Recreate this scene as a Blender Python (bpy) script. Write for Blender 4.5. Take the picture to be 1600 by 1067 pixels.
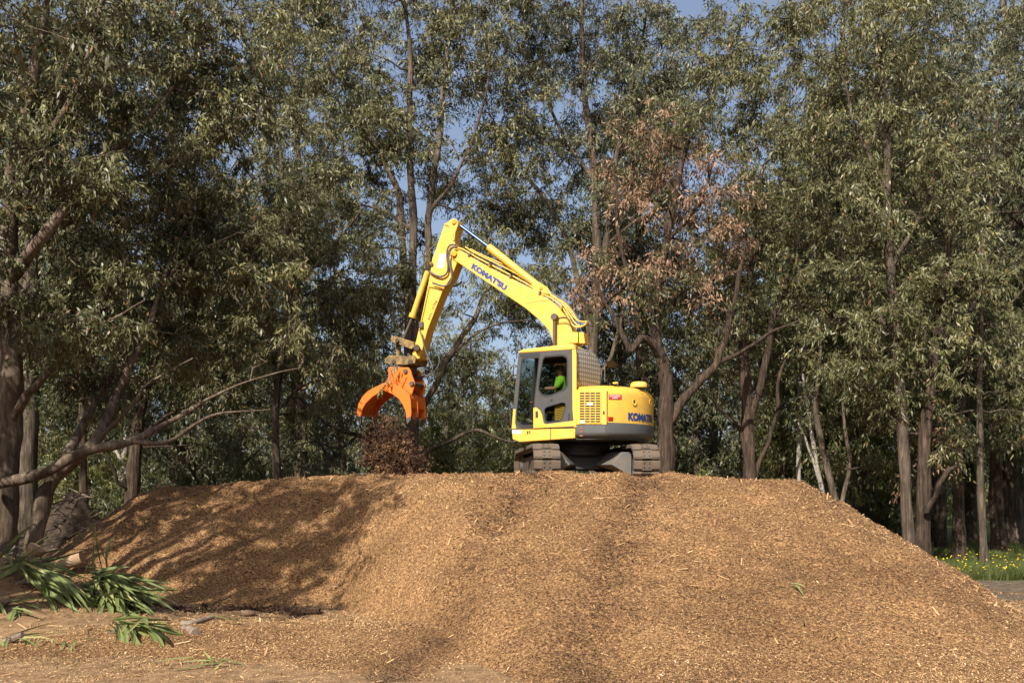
import bpy, bmesh, math, random
import numpy as np
from mathutils import Vector, Matrix
from mathutils.geometry import tessellate_polygon

for o in list(bpy.data.objects):
    bpy.data.objects.remove(o)
SC = bpy.context.scene
COL = SC.collection
R = math.radians

# ------------------------------------------------------------------ camera, sky, sun, exposure
FPX, HX, HY, EYE = 1520.0, 800.0, 775.0, 1.8      # focal length and principal point in photo pixels, eye height in m
cam = bpy.data.cameras.new('camera')
cam.sensor_width = 36.0
cam.lens = 36.0 * FPX / 1600.0
cam.shift_y = (HY - 533.5) / 1600.0
cam.clip_start = 0.1
cam.clip_end = 3000
cam_o = bpy.data.objects.new('camera', cam)
cam_o.location = (0, 0, EYE)
cam_o.rotation_euler = (R(90), 0, 0)
COL.objects.link(cam_o)
SC.camera = cam_o

SUN_EL = R(38)
SUN_H = Vector((-0.42, -0.907)).normalized()        # horizontal direction towards the sun: behind the camera, to the left
world = bpy.data.worlds.new('World')
SC.world = world
world.use_nodes = True
wn = world.node_tree
sky = wn.nodes.new('ShaderNodeTexSky')
sky.sky_type = 'NISHITA'
sky.sun_disc = False
sky.sun_elevation = SUN_EL
sky.sun_rotation = math.atan2(SUN_H.x, SUN_H.y)
sky.air_density = 0.8
sky.dust_density = 3.5
sky.ozone_density = 0.5
bg = wn.nodes['Background']
hz = wn.nodes.new('ShaderNodeMix'); hz.data_type = 'RGBA'; hz.blend_type = 'ADD'; hz.inputs['Factor'].default_value = 1.0
hz.inputs['B'].default_value = (0.85, 0.95, 1.15, 1)          # thin even high haze over the whole sky
wn.links.new(sky.outputs[0], hz.inputs['A'])
wn.links.new(hz.outputs['Result'], bg.inputs['Color'])
bg.inputs['Strength'].default_value = 0.088
sun = bpy.data.lights.new('sun', 'SUN')
sun.energy = 5.0
sun.angle = R(0.53)
sun.color = (1.0, 0.93, 0.82)
sun_o = bpy.data.objects.new('sun', sun)
sd = Vector((SUN_H.x * math.cos(SUN_EL), SUN_H.y * math.cos(SUN_EL), math.sin(SUN_EL)))
sun_o.rotation_euler = sd.to_track_quat('Z', 'Y').to_euler()
sun_o.location = (-30, -40, 40)
COL.objects.link(sun_o)
SC.view_settings.view_transform = 'Standard'
SC.view_settings.look = 'None'
SC.view_settings.gamma = 1.0
SC.view_settings.use_curve_mapping = False
SC.view_settings.exposure = 0.62
SC.cycles.max_bounces = 6
SC.cycles.transparent_max_bounces = 12
SC.cycles.diffuse_bounces = 2
SC.cycles.glossy_bounces = 3
SC.cycles.caustics_reflective = False
SC.cycles.caustics_refractive = False


def W(px, py, y):
    """point at distance y in front of the camera that lies behind photo pixel (px, py)"""
    return Vector(((px - HX) / FPX * y, y, EYE - (py - HY) / FPX * y))


# ------------------------------------------------------------------ materials
def new_mat(name):
    m = bpy.data.materials.new(name)
    m.use_nodes = True
    nt = m.node_tree
    for n in list(nt.nodes):
        nt.nodes.remove(n)
    out = nt.nodes.new('ShaderNodeOutputMaterial')
    b = nt.nodes.new('ShaderNodeBsdfPrincipled')
    nt.links.new(b.outputs[0], out.inputs['Surface'])
    return m, nt, b, out


def ramp(nt, fac, stops):
    r = nt.nodes.new('ShaderNodeValToRGB')
    e = r.color_ramp.elements
    while len(e) < len(stops):
        e.new(0.5)
    for k, (p, c) in enumerate(stops):
        e[k].position = p
        e[k].color = (*c, 1)
    if fac is not None:
        nt.links.new(fac, r.inputs[0])
    return r


def noise(nt, scale, detail=4, rough=0.6, coord='Object', stretch=None):
    tc = nt.nodes.new('ShaderNodeTexCoord')
    n = nt.nodes.new('ShaderNodeTexNoise')
    n.inputs['Scale'].default_value = scale
    n.inputs['Detail'].default_value = detail
    n.inputs['Roughness'].default_value = rough
    if stretch:
        mp = nt.nodes.new('ShaderNodeMapping')
        mp.inputs['Scale'].default_value = stretch
        nt.links.new(tc.outputs[coord], mp.inputs[0])
        nt.links.new(mp.outputs[0], n.inputs['Vector'])
    else:
        nt.links.new(tc.outputs[coord], n.inputs['Vector'])
    return n


def bump(nt, b, h, strength, dist):
    bp = nt.nodes.new('ShaderNodeBump')
    bp.inputs['Strength'].default_value = strength
    bp.inputs['Distance'].default_value = dist
    nt.links.new(h, bp.inputs['Height'])
    nt.links.new(bp.outputs[0], b.inputs['Normal'])


def paint(name, col, dirt=(0.16, 0.10, 0.05), amount=0.35, rough=0.42, scale=5.0, metal=0.0, lo=0.16, hi=0.42):
    m, nt, b, out = new_mat(name)
    n1 = noise(nt, scale, 6, 0.65)
    n2 = noise(nt, scale * 9, 4, 0.7)
    mul = nt.nodes.new('ShaderNodeMath'); mul.operation = 'MULTIPLY'
    nt.links.new(n1.outputs[0], mul.inputs[0]); nt.links.new(n2.outputs[0], mul.inputs[1])
    r = ramp(nt, mul.outputs[0], [(lo, (0, 0, 0)), (hi, (amount,) * 3)])
    mx = nt.nodes.new('ShaderNodeMix'); mx.data_type = 'RGBA'
    nt.links.new(r.outputs[0], mx.inputs['Factor'])
    mx.inputs['A'].default_value = (*col, 1)
    mx.inputs['B'].default_value = (*dirt, 1)
    nt.links.new(mx.outputs['Result'], b.inputs['Base Color'])
    rr = ramp(nt, n1.outputs[0], [(0.3, (rough - 0.08,) * 3), (0.7, (rough + 0.15,) * 3)])
    nt.links.new(rr.outputs[0], b.inputs['Roughness'])
    b.inputs['Metallic'].default_value = metal
    bump(nt, b, n2.outputs[0], 0.08, 0.004)
    return m


def speckle(name, stops, scale, bstr=0.5, bdist=0.02, rough=0.85, stretch=None, big=None):
    """rough natural surface: fine noise through a colour ramp, with relief"""
    m, nt, b, out = new_mat(name)
    n = noise(nt, scale, 8, 0.75, stretch=stretch)
    r = ramp(nt, n.outputs[0], stops)
    colour = r.outputs[0]
    if big:
        nb = noise(nt, big[0], 3, 0.6)
        rb = ramp(nt, nb.outputs[0], [(0.35, big[1]), (0.65, big[2])])
        mx = nt.nodes.new('ShaderNodeMix'); mx.data_type = 'RGBA'; mx.blend_type = 'MULTIPLY'
        mx.inputs['Factor'].default_value = 1.0
        nt.links.new(colour, mx.inputs['A']); nt.links.new(rb.outputs[0], mx.inputs['B'])
        colour = mx.outputs['Result']
    nt.links.new(colour, b.inputs['Base Color'])
    b.inputs['Roughness'].default_value = rough
    b.inputs['Specular IOR Level'].default_value = 0.25
    bump(nt, b, n.outputs[0], bstr, bdist)
    return m


def leaf_mat(name, stops, transl=0.22, rough=0.42, spec=0.5):
    m, nt, b, out = new_mat(name)
    a = nt.nodes.new('ShaderNodeAttribute'); a.attribute_name = 'tint'
    r = ramp(nt, a.outputs['Fac'], stops)
    nt.links.new(r.outputs[0], b.inputs['Base Color'])
    b.inputs['Roughness'].default_value = rough
    b.inputs['Specular IOR Level'].default_value = spec
    if transl:
        t = nt.nodes.new('ShaderNodeBsdfTranslucent')
        nt.links.new(r.outputs[0], t.inputs['Color'])
        mx = nt.nodes.new('ShaderNodeMixShader'); mx.inputs[0].default_value = transl
        nt.links.new(b.outputs[0], mx.inputs[1]); nt.links.new(t.outputs[0], mx.inputs[2])
        nt.links.new(mx.outputs[0], out.inputs['Surface'])
    return m


def plain(name, col, rough=0.6, metal=0.0, spec=0.5):
    m, nt, b, out = new_mat(name)
    n = noise(nt, 14, 5, 0.65)
    mx = nt.nodes.new('ShaderNodeMix'); mx.data_type = 'RGBA'
    nt.links.new(n.outputs[0], mx.inputs['Factor'])
    mx.inputs['A'].default_value = (*[c * 0.82 for c in col], 1)
    mx.inputs['B'].default_value = (*[min(1, c * 1.18) for c in col], 1)
    nt.links.new(mx.outputs['Result'], b.inputs['Base Color'])
    b.inputs['Roughness'].default_value = rough
    b.inputs['Metallic'].default_value = metal
    b.inputs['Specular IOR Level'].default_value = spec
    return m


def glass_mat():
    m, nt, b, out = new_mat('tinted_glass')
    nt.nodes.remove(b)
    t = nt.nodes.new('ShaderNodeBsdfTransparent'); t.inputs[0].default_value = (0.50, 0.55, 0.51, 1)
    g = nt.nodes.new('ShaderNodeBsdfGlossy'); g.inputs['Roughness'].default_value = 0.03
    f = nt.nodes.new('ShaderNodeFresnel'); f.inputs[0].default_value = 1.5
    ad = nt.nodes.new('ShaderNodeMath'); ad.operation = 'MULTIPLY'; ad.inputs[1].default_value = 0.6
    nt.links.new(f.outputs[0], ad.inputs[0])
    mx = nt.nodes.new('ShaderNodeMixShader')
    nt.links.new(ad.outputs[0], mx.inputs[0])
    nt.links.new(t.outputs[0], mx.inputs[1]); nt.links.new(g.outputs[0], mx.inputs[2])
    nt.links.new(mx.outputs[0], out.inputs['Surface'])
    return m


MT = {}
MT['yellow'] = paint('yellow_paint', (0.80, 0.465, 0.05), (0.38, 0.25, 0.11), 0.6)
MT['yellow_worn'] = paint('worn_yellow_paint', (0.52, 0.31, 0.05), (0.085, 0.06, 0.038), 1.0, 0.65, 9, 0, 0.10, 0.30)
MT['orange'] = paint('orange_paint', (0.76, 0.165, 0.012), (0.22, 0.085, 0.03), 0.45, 0.45, 8)
MT['charcoal'] = paint('charcoal_paint', (0.040, 0.042, 0.046), (0.11, 0.085, 0.06), 0.35, 0.5)
MT['grey'] = paint('grey_paint', (0.085, 0.095, 0.105), (0.16, 0.12, 0.08), 0.3, 0.5)
MT['frame_grey'] = paint('undercarriage_paint', (0.10, 0.105, 0.105), (0.20, 0.14, 0.09), 0.7, 0.6)
MT['shoe'] = paint('track_rubber', (0.080, 0.068, 0.056), (0.19, 0.125, 0.07), 0.8, 0.8, 8)
MT['black'] = plain('black_rubber_and_shade', (0.015, 0.015, 0.016), 0.6)
MT['dark_metal'] = paint('dirty_dark_metal', (0.055, 0.048, 0.042), (0.16, 0.11, 0.07), 0.7, 0.6, 11)
MT['steel'] = plain('steel', (0.33, 0.30, 0.27), 0.4, 0.8)
MT['chrome'] = plain('chrome_rod', (0.045, 0.075, 0.15), 0.3, 0.6)
MT['blue'] = plain('blue_decal', (0.018, 0.05, 0.20), 0.45)
MT['white'] = plain('white_decal', (0.78, 0.78, 0.76), 0.5)
MT['red'] = plain('red_decal', (0.62, 0.05, 0.07), 0.5)
MT['dark_red'] = plain('red_reflector', (0.33, 0.012, 0.01), 0.3)
MT['ink'] = plain('black_decal', (0.03, 0.02, 0.015), 0.6)
MT['hose'] = plain('hose_rubber', (0.075, 0.072, 0.078), 0.45)
MT['glass'] = glass_mat()
MT['hivis'] = plain('hi_vis_cloth', (0.27, 0.62, 0.03), 0.85)
MT['trousers'] = plain('navy_cloth', (0.02, 0.025, 0.045), 0.9)
MT['skin'] = plain('skin', (0.42, 0.22, 0.14), 0.6)
MT['hair'] = plain('dark_cap_cloth', (0.03, 0.025, 0.022), 0.85)
MT['seat'] = plain('seat_cloth', (0.035, 0.036, 0.04), 0.9)


def mesh_guard_mat():
    m, nt, b, out = new_mat('perforated_guard')
    tc = nt.nodes.new('ShaderNodeTexCoord')
    w = []
    for k, rot in enumerate(('Y', 'Z')):
        t = nt.nodes.new('ShaderNodeTexWave'); t.bands_direction = rot
        t.inputs['Scale'].default_value = 4.2 if rot == 'Y' else 3.6
        t.inputs['Distortion'].default_value = 0.25
        nt.links.new(tc.outputs['Object'], t.inputs['Vector']); w.append(t)
    mn = nt.nodes.new('ShaderNodeMath'); mn.operation = 'MULTIPLY'
    nt.links.new(w[0].outputs['Fac'], mn.inputs[0]); nt.links.new(w[1].outputs['Fac'], mn.inputs[1])
    r = ramp(nt, mn.outputs[0], [(0.1, (0.24, 0.22, 0.19)), (0.7, (0.48, 0.45, 0.40))])
    nt.links.new(r.outputs[0], b.inputs['Base Color'])
    b.inputs['Roughness'].default_value = 0.55
    bump(nt, b, mn.outputs[0], 0.5, 0.01)
    return m


MT['guard'] = mesh_guard_mat()
BARK_D = speckle('brown_grey_bark', [(0.32, (0.022, 0.016, 0.012)), (0.5, (0.105, 0.082, 0.064)), (0.68, (0.23, 0.19, 0.15))], 15, 1.0, 0.06, 0.9, (1, 1, 0.10), (1.3, (0.6, 0.58, 0.55), (1.15, 1.1, 1.05)))
BARK_R = speckle('rough_dark_bark', [(0.34, (0.014, 0.011, 0.009)), (0.5, (0.070, 0.052, 0.040)), (0.68, (0.17, 0.13, 0.10))], 17, 1.0, 0.08, 0.9, (1, 1, 0.08), (1.1, (0.55, 0.52, 0.5), (1.2, 1.1, 1.0)))
BARK_P = speckle('pale_gum_bark', [(0.3, (0.14, 0.12, 0.10)), (0.5, (0.30, 0.265, 0.23)), (0.75, (0.42, 0.38, 0.33))], 4, 0.4, 0.03, 0.85, (1, 1, 0.2))
BARK_L = speckle('streaked_gum_bark', [(0.30, (0.040, 0.028, 0.020)), (0.46, (0.14, 0.105, 0.078)), (0.58, (0.22, 0.18, 0.14)), (0.72, (0.38, 0.33, 0.27))], 13, 0.8, 0.05, 0.88, (1, 1, 0.14), (0.9, (0.55, 0.50, 0.45), (1.1, 1.05, 1.0)))
LEAF_A = leaf_mat('olive_eucalypt_leaf', [(0.0, (0.055, 0.058, 0.022)), (0.45, (0.124, 0.127, 0.050)), (0.8, (0.205, 0.193, 0.108)), (0.93, (0.25, 0.235, 0.08)), (1.0, (0.24, 0.13, 0.06))], 0.16, 0.45, 0.4)
LEAF_B = leaf_mat('grey_green_leaf', [(0.0, (0.055, 0.064, 0.027)), (0.5, (0.115, 0.121, 0.064)), (0.9, (0.19, 0.188, 0.118)), (1.0, (0.21, 0.13, 0.065))], 0.16, 0.45, 0.4)
LEAF_C = leaf_mat('deep_green_leaf', [(0.0, (0.042, 0.050, 0.016)), (0.5, (0.090, 0.097, 0.038)), (0.9, (0.165, 0.163, 0.075)), (1.0, (0.20, 0.115, 0.055))], 0.16, 0.45, 0.4)
LEAF_Y = leaf_mat('understory_leaf', [(0.0, (0.10, 0.105, 0.03)), (0.5, (0.19, 0.195, 0.06)), (1.0, (0.30, 0.29, 0.12))], 0.3)
LEAF_X = leaf_mat('dead_brown_leaf', [(0.0, (0.14, 0.082, 0.048)), (0.5, (0.31, 0.195, 0.12)), (1.0, (0.46, 0.31, 0.205))], 0.2, 0.6, 0.3)
CHIP = leaf_mat('wood_chip', [(0.0, (0.035, 0.019, 0.011)), (0.25, (0.140, 0.072, 0.033)), (0.5, (0.340, 0.198, 0.090)), (0.78, (0.51, 0.33, 0.162)), (0.97, (0.60, 0.43, 0.24)), (1.0, (0.70, 0.58, 0.42))], 0, 0.8, 0.25)
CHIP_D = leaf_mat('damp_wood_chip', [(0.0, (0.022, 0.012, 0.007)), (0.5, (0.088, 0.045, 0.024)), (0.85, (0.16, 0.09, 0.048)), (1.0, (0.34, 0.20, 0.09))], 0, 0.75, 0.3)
SWORD = leaf_mat('sword_leaf', [(0.0, (0.10, 0.135, 0.045)), (0.5, (0.19, 0.235, 0.085)), (0.85, (0.29, 0.33, 0.125)), (1.0, (0.42, 0.39, 0.16))], 0.25, 0.5, 0.35)
GRASS = leaf_mat('grass_blade', [(0.0, (0.045, 0.06, 0.015)), (0.6, (0.105, 0.135, 0.035)), (1.0, (0.26, 0.23, 0.10))], 0.3, 0.6, 0.3)
PETAL = plain('yellow_petal', (0.80, 0.58, 0.01), 0.6)
WOOD = speckle('cut_wood', [(0.3, (0.20, 0.125, 0.07)), (0.6, (0.36, 0.24, 0.145)), (0.8, (0.46, 0.33, 0.21))], 12, 0.4, 0.01, 0.8, (1, 1, 0.3))
STICK = speckle('weathered_stick', [(0.3, (0.10, 0.075, 0.055)), (0.6, (0.24, 0.19, 0.145)), (0.8, (0.34, 0.28, 0.22))], 12, 0.5, 0.01, 0.85)


# ------------------------------------------------------------------ mesh helpers
def tag(o, label=None, cat=None, group=None, kind=None):
    if label: o['label'] = label
    if cat: o['category'] = cat
    if group: o['group'] = group
    if kind: o['kind'] = kind
    return o


def empty(name, loc=(0, 0, 0), rz=0.0):
    o = bpy.data.objects.new(name, None)
    o.location = loc
    o.rotation_euler = (0, 0, rz)
    o.empty_display_size = 0.2
    COL.objects.link(o)
    return o


def link(name, me, parent=None, loc=None):
    o = bpy.data.objects.new(name, me)
    COL.objects.link(o)
    if parent is not None:
        o.parent = parent
    if loc is not None:
        o.location = loc
    return o


def np_mesh(name, verts, faces, mat, tint=None, smooth=False):
    """fast mesh from arrays; faces (n,3) or (n,4)"""
    me = bpy.data.meshes.new(name)
    verts = np.asarray(verts, dtype=np.float32)
    faces = np.asarray(faces, dtype=np.int32)
    nf, k = faces.shape
    me.vertices.add(len(verts)); me.vertices.foreach_set('co', verts.ravel())
    me.loops.add(nf * k); me.loops.foreach_set('vertex_index', faces.ravel())
    me.polygons.add(nf)
    me.polygons.foreach_set('loop_start', np.arange(0, nf * k, k, dtype=np.int32))
    me.update(calc_edges=True)
    if tint is not None:
        a = me.attributes.new('tint', 'FLOAT', 'FACE')
        a.data.foreach_set('value', np.asarray(tint, dtype=np.float32))
    me.materials.append(mat)
    if smooth:
        me.shade_smooth()
    me.validate()
    return me


class MB:
    def __init__(s):
        s.v = []; s.f = []; s.m = []

    def add(s, vs, fs, mi=0):
        n = len(s.v)
        s.v += [tuple(p) for p in vs]
        s.f += [tuple(i + n for i in f) for f in fs]
        s.m += [mi] * len(fs)
        return s

    def box(s, c, d, rot=None, mi=0):
        x, y, z = (k / 2 for k in d)
        vs = [Vector(p) for p in ((-x, -y, -z), (x, -y, -z), (x, y, -z), (-x, y, -z), (-x, -y, z), (x, -y, z), (x, y, z), (-x, y, z))]
        if rot is not None:
            vs = [rot @ p for p in vs]
        c = Vector(c)
        return s.add([p + c for p in vs], [(0, 3, 2, 1), (4, 5, 6, 7), (0, 1, 5, 4), (1, 2, 6, 5), (2, 3, 7, 6), (3, 0, 4, 7)], mi)

    def prism(s, outline, l0, l1, mi=0):
        """outline of (u, z) pairs, extruded sideways from l0 to l1"""
        n = len(outline)
        vs = [(u, l0, z) for u, z in outline] + [(u, l1, z) for u, z in outline]
        fs = [tuple(range(n)), tuple(range(2 * n - 1, n - 1, -1))]
        fs += [(i, i + n, (i + 1) % n + n, (i + 1) % n) for i in range(n)]
        return s.add(vs, fs, mi)

    def plate(s, outer, holes, l0, l1, mi=0):
        """flat plate of (u, z) outline with holes"""
        polys = [outer] + holes
        pts = [p for poly in polys for p in poly]
        tris = tessellate_polygon([[Vector((u, z, 0)) for u, z in poly] for poly in polys])
        n = len(pts)
        vs = [(u, l0, z) for u, z in pts] + [(u, l1, z) for u, z in pts]
        fs = []
        for t in tris:
            fs.append(tuple(t)); fs.append(tuple(i + n for i in reversed(t)))
        k = 0
        for poly in polys:
            m = len(poly)
            for i in range(m):
                a, b = k + i, k + (i + 1) % m
                fs.append((a, b, b + n, a + n))
            k += m
        return s.add(vs, fs, mi)

    def tube(s, pts, rad, sides=8, caps=True, mi=0):
        pts = [Vector(p) for p in pts]
        n = len(pts)
        rad = [rad] * n if not hasattr(rad, '__len__') else rad
        vs = []
        ref = None
        for i, p in enumerate(pts):
            d = (pts[min(i + 1, n - 1)] - pts[max(i - 1, 0)])
            if d.length < 1e-9: d = Vector((0, 0, 1))
            d.normalize()
            if ref is None:
                ref = d.orthogonal().normalized()
            else:
                ref = ref - d * ref.dot(d)
                if ref.length < 1e-6: ref = d.orthogonal()
                ref.normalize()
            b = d.cross(ref)
            for k in range(sides):
                a = 2 * math.pi * k / sides
                vs.append(p + (ref * math.cos(a) + b * math.sin(a)) * rad[i])
        fs = []
        for i in range(n - 1):
            for k in range(sides):
                k2 = (k + 1) % sides
                fs.append((i * sides + k, i * sides + k2, (i + 1) * sides + k2, (i + 1) * sides + k))
        if caps:
            fs.append(tuple(range(sides - 1, -1, -1)))
            fs.append(tuple((n - 1) * sides + k for k in range(sides)))
        return s.add(vs, fs, mi)

    def loft(s, rings, closed=True, cap=True, mi=0):
        n = len(rings[0])
        vs = [p for r in rings for p in r]
        fs = []
        for i in range(len(rings) - 1):
            for k in range(n if closed else n - 1):
                k2 = (k + 1) % n
                fs.append((i * n + k, i * n + k2, (i + 1) * n + k2, (i + 1) * n + k))
        if cap and closed:
            fs.append(tuple(range(n - 1, -1, -1)))
            fs.append(tuple((len(rings) - 1) * n + k for k in range(n)))
        return s.add(vs, fs, mi)

    def mesh(s, name, mats, smooth=None):
        me = bpy.data.meshes.new(name)
        me.from_pydata([tuple(p) for p in s.v], [], s.f)
        mats = mats if isinstance(mats, (list, tuple)) else [mats]
        for m in mats:
            me.materials.append(m)
        if len(mats) > 1:
            me.polygons.foreach_set('material_index', s.m)
        bm = bmesh.new(); bm.from_mesh(me)
        bmesh.ops.recalc_face_normals(bm, faces=bm.faces)
        bm.to_mesh(me); bm.free()
        if smooth is not None:
            me.shade_smooth()
            me.set_sharp_from_angle(angle=R(smooth))
        me.update()
        return me

    def build(s, name, mats, parent=None, bevel=0.0, smooth=35, segs=2):
        o = link(name, s.mesh(name, mats, smooth), parent)
        if bevel:
            b = o.modifiers.new('bevel', 'BEVEL')
            b.width = bevel; b.segments = segs; b.limit_method = 'ANGLE'; b.angle_limit = R(30)
            b.harden_normals = False
        return o


def catmull(pts, n=6):
    """smooth curve through 3-d points (tuples of any length)"""
    P = [np.array(p, float) for p in pts]
    P = [2 * P[0] - P[1]] + P + [2 * P[-1] - P[-2]]
    out = []
    for i in range(1, len(P) - 2):
        for k in range(n):
            t = k / n
            a, b, c, d = P[i - 1], P[i], P[i + 1], P[i + 2]
            out.append(0.5 * ((2 * b) + (-a + c) * t + (2 * a - 5 * b + 4 * c - d) * t * t + (-a + 3 * b - 3 * c + d) * t ** 3))
    out.append(P[-2])
    return out


_rs = np.random.RandomState(7)
_LAT = _rs.rand(256, 256)


def vnoise(x, y, off=0):
    x = np.asarray(x, float) + off * 17.3; y = np.asarray(y, float) + off * 9.1
    xi = np.floor(x).astype(int); yi = np.floor(y).astype(int)
    fx = x - xi; fy = y - yi
    fx = fx * fx * (3 - 2 * fx); fy = fy * fy * (3 - 2 * fy)
    a = _LAT[xi % 256, yi % 256]; b = _LAT[(xi + 1) % 256, yi % 256]
    c = _LAT[xi % 256, (yi + 1) % 256]; d = _LAT[(xi + 1) % 256, (yi + 1) % 256]
    return (a * (1 - fx) + b * fx) * (1 - fy) + (c * (1 - fx) + d * fx) * fy - 0.5


def ss(a, b, x):
    t = np.clip((np.asarray(x, float) - a) / (b - a), 0, 1)
    return t * t * (3 - 2 * t)


# ------------------------------------------------------------------ terrain
def ground_h(x, y):
    z = 0.05 * vnoise(x * 0.9, y * 0.9, 1) + 0.03 * vnoise(x * 2.7, y * 2.7, 2) + 0.25 * vnoise(x * 0.05, y * 0.05, 3) * ss(25, 60, np.hypot(x, y))
    z = z + 1.25 * np.exp(-((x + 9.2) / 2.5) ** 2 - ((y - 14.6) / 1.7) ** 2) * (1 + 0.5 * vnoise(x * 1.5, y * 1.5, 4))
    z = z + 0.16 * np.exp(-((x + 3.6) / 2.6) ** 2 - ((y - 12.6) / 0.9) ** 2)
    return z


def mound_h(x, y):
    x = np.asarray(x, float); y = np.asarray(y, float)
    t = ss(-3.3, -1.0, x + 0.35 * (y - 17.0) * 0.6)
    wob = 0.5 * vnoise(x * 0.45, y * 0.45, 5)
    yc = 19.0 - 1.4 * t + wob * 0.6
    ay = 3.1 + 4.9 * t - 1.6 * ss(4, 7, x)
    xr, xl = 5.0, -6.9
    xx = x + wob * 0.5
    dx = np.where(xx > xr, (xx - xr) / 3.0, np.where(xx < xl, (xl - xx) / 3.0, 0))
    dy = np.where(y < yc, (yc - y) / ay, np.where(y > 24, (y - 24) / 4., 0))
    r = np.sqrt(dx ** 2 + dy ** 2)
    H = 2.23 - 0.30 * (1 - ss(-8.5, -3.2, x))
    z = H * (1 - (np.sqrt(r * r + 0.006 + 0.016 * ss(3.2, 6, x)) - 0.0775))
    z = np.log1p(np.exp(np.clip((z - 0.02) * 9, -40, 40))) / 9 - 0.06
    apr = 0.22 * ss(-8.5, -3.0, x) * np.exp(-((y - 12.3) / 1.25) ** 2) * (1 - ss(-0.5, 2.0, x)) - 0.03 + 0.05 * vnoise(x * 1.3, y * 1.3, 15)
    z = np.maximum(z, apr)
    amp = ss(0.0, 0.4, z)
    z = z + amp * (0.13 * vnoise(x * 1.1, y * 1.1, 6) + 0.10 * vnoise(x * 2.6, y * 2.6, 7) + 0.075 * vnoise(x * 6, y * 6, 8) + 0.05 * vnoise(x * 12, y * 12, 9))
    for x0 in (0.62, 2.56):                     # loose mulch pushed up in front of the tracks
        z = z + (0.10 + 0.10 * vnoise(x * 3.1, y * 3.1, 16)) * np.exp(-((x - x0) / 0.42) ** 2 - ((y - 17.75) / 0.22) ** 2)
    # the ruts the machine left on its way up the front
    for x0, x1 in ((0.62, -0.95), (2.55, 1.0)):
        xt = x0 + (x1 - x0) * np.clip((18.2 - y) / 7.0, 0, 1.2)
        z = z - amp * 0.075 * np.exp(-((x - xt) / 0.24) ** 2) * ss(20, 18, y) * (1 + 0.9 * vnoise(x * 2, y * 3.5, 10))
    return z


def grid_mesh(name, xs, ys, fn, mat):
    X, Y = np.meshgrid(xs, ys)
    Z = fn(X, Y)
    v = np.stack([X, Y, Z], -1).reshape(-1, 3)
    ny, nx = X.shape
    i = np.arange(ny * nx).reshape(ny, nx)
    f = np.stack([i[:-1, :-1], i[:-1, 1:], i[1:, 1:], i[1:, :-1]], -1).reshape(-1, 4)
    return np_mesh(name, v, f, mat, smooth=True)


def spaced(core0, core1, step, far, grow=1.25):
    a = list(np.arange(core0, core1, step))
    d = step; x = a[-1]
    while x < far:
        d *= grow; x += d; a.append(x)
    d = step; x = a[0]
    while x > -far:
        d *= grow; x -= d; a.insert(0, x)
    return np.array(a)


def ground_material():
    m, nt, b, out = new_mat('soil_and_litter')
    tc = nt.nodes.new('ShaderNodeTexCoord')
    n = noise(nt, 5.0, 9, 0.75)
    soil = ramp(nt, n.outputs[0], [(0.28, (0.075, 0.044, 0.024)), (0.5, (0.24, 0.15, 0.078)), (0.72, (0.40, 0.27, 0.15))])
    litter = ramp(nt, n.outputs[0], [(0.3, (0.045, 0.033, 0.022)), (0.5, (0.11, 0.085, 0.058)), (0.7, (0.22, 0.175, 0.125))])
    green = ramp(nt, n.outputs[0], [(0.3, (0.035, 0.048, 0.012)), (0.5, (0.085, 0.115, 0.03)), (0.7, (0.16, 0.17, 0.06))])
    sep = nt.nodes.new('ShaderNodeSeparateXYZ'); nt.links.new(tc.outputs['Object'], sep.inputs[0])
    nb = noise(nt, 0.35, 4, 0.6)

    def mask(lo, hi, src):
        mr = nt.nodes.new('ShaderNodeMapRange'); mr.inputs[1].default_value = lo; mr.inputs[2].default_value = hi
        nt.links.new(src, mr.inputs[0]); return mr.outputs[0]
    dst = nt.nodes.new('ShaderNodeMath'); dst.operation = 'MULTIPLY_ADD'
    nt.links.new(nb.outputs[0], dst.inputs[0]); dst.inputs[1].default_value = 6.0
    nt.links.new(sep.outputs['Y'], dst.inputs[2])
    m1 = mask(17.5, 20.0, dst.outputs[0])
    m2 = mask(23.6, 25.0, dst.outputs[0])
    def mixc(fac, a, c):
        mx = nt.nodes.new('ShaderNodeMix'); mx.data_type = 'RGBA'
        nt.links.new(fac, mx.inputs['Factor']); nt.links.new(a, mx.inputs['A']); nt.links.new(c, mx.inputs['B'])
        return mx.outputs['Result']
    c = mixc(m1, soil.outputs[0], litter.outputs[0])
    c = mixc(m2, c, green.outputs[0])
    nt.links.new(c, b.inputs['Base Color'])
    b.inputs['Roughness'].default_value = 0.92
    b.inputs['Specular IOR Level'].default_value = 0.2
    bump(nt, b, n.outputs[0], 0.7, 0.03)
    return m


ground = link('ground', grid_mesh('ground', spaced(-14, 20, 0.2, 900), spaced(3, 36, 0.2, 900), ground_h, ground_material()))
tag(ground, kind='structure')

MULCH = speckle('mulch', [(0.36, (0.030, 0.016, 0.009)), (0.46, (0.17, 0.092, 0.042)), (0.54, (0.36, 0.212, 0.096)), (0.64, (0.58, 0.39, 0.20))], 30, 1.0, 0.03, 0.9, None,
                (0.7, (0.72, 0.68, 0.64), (1.05, 1.0, 0.96)))
mound = link('mulch_pile', grid_mesh('mulch_pile', np.arange(-12.5, 9.6, 0.08), np.arange(8.2, 29.0, 0.08), mound_h, MULCH))
tag(mound, 'huge mound of brown wood-chip mulch that the yellow excavator stands on', 'mulch pile')


def surf_h(x, y):
    return np.maximum(ground_h(x, y), mound_h(x, y))


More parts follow.
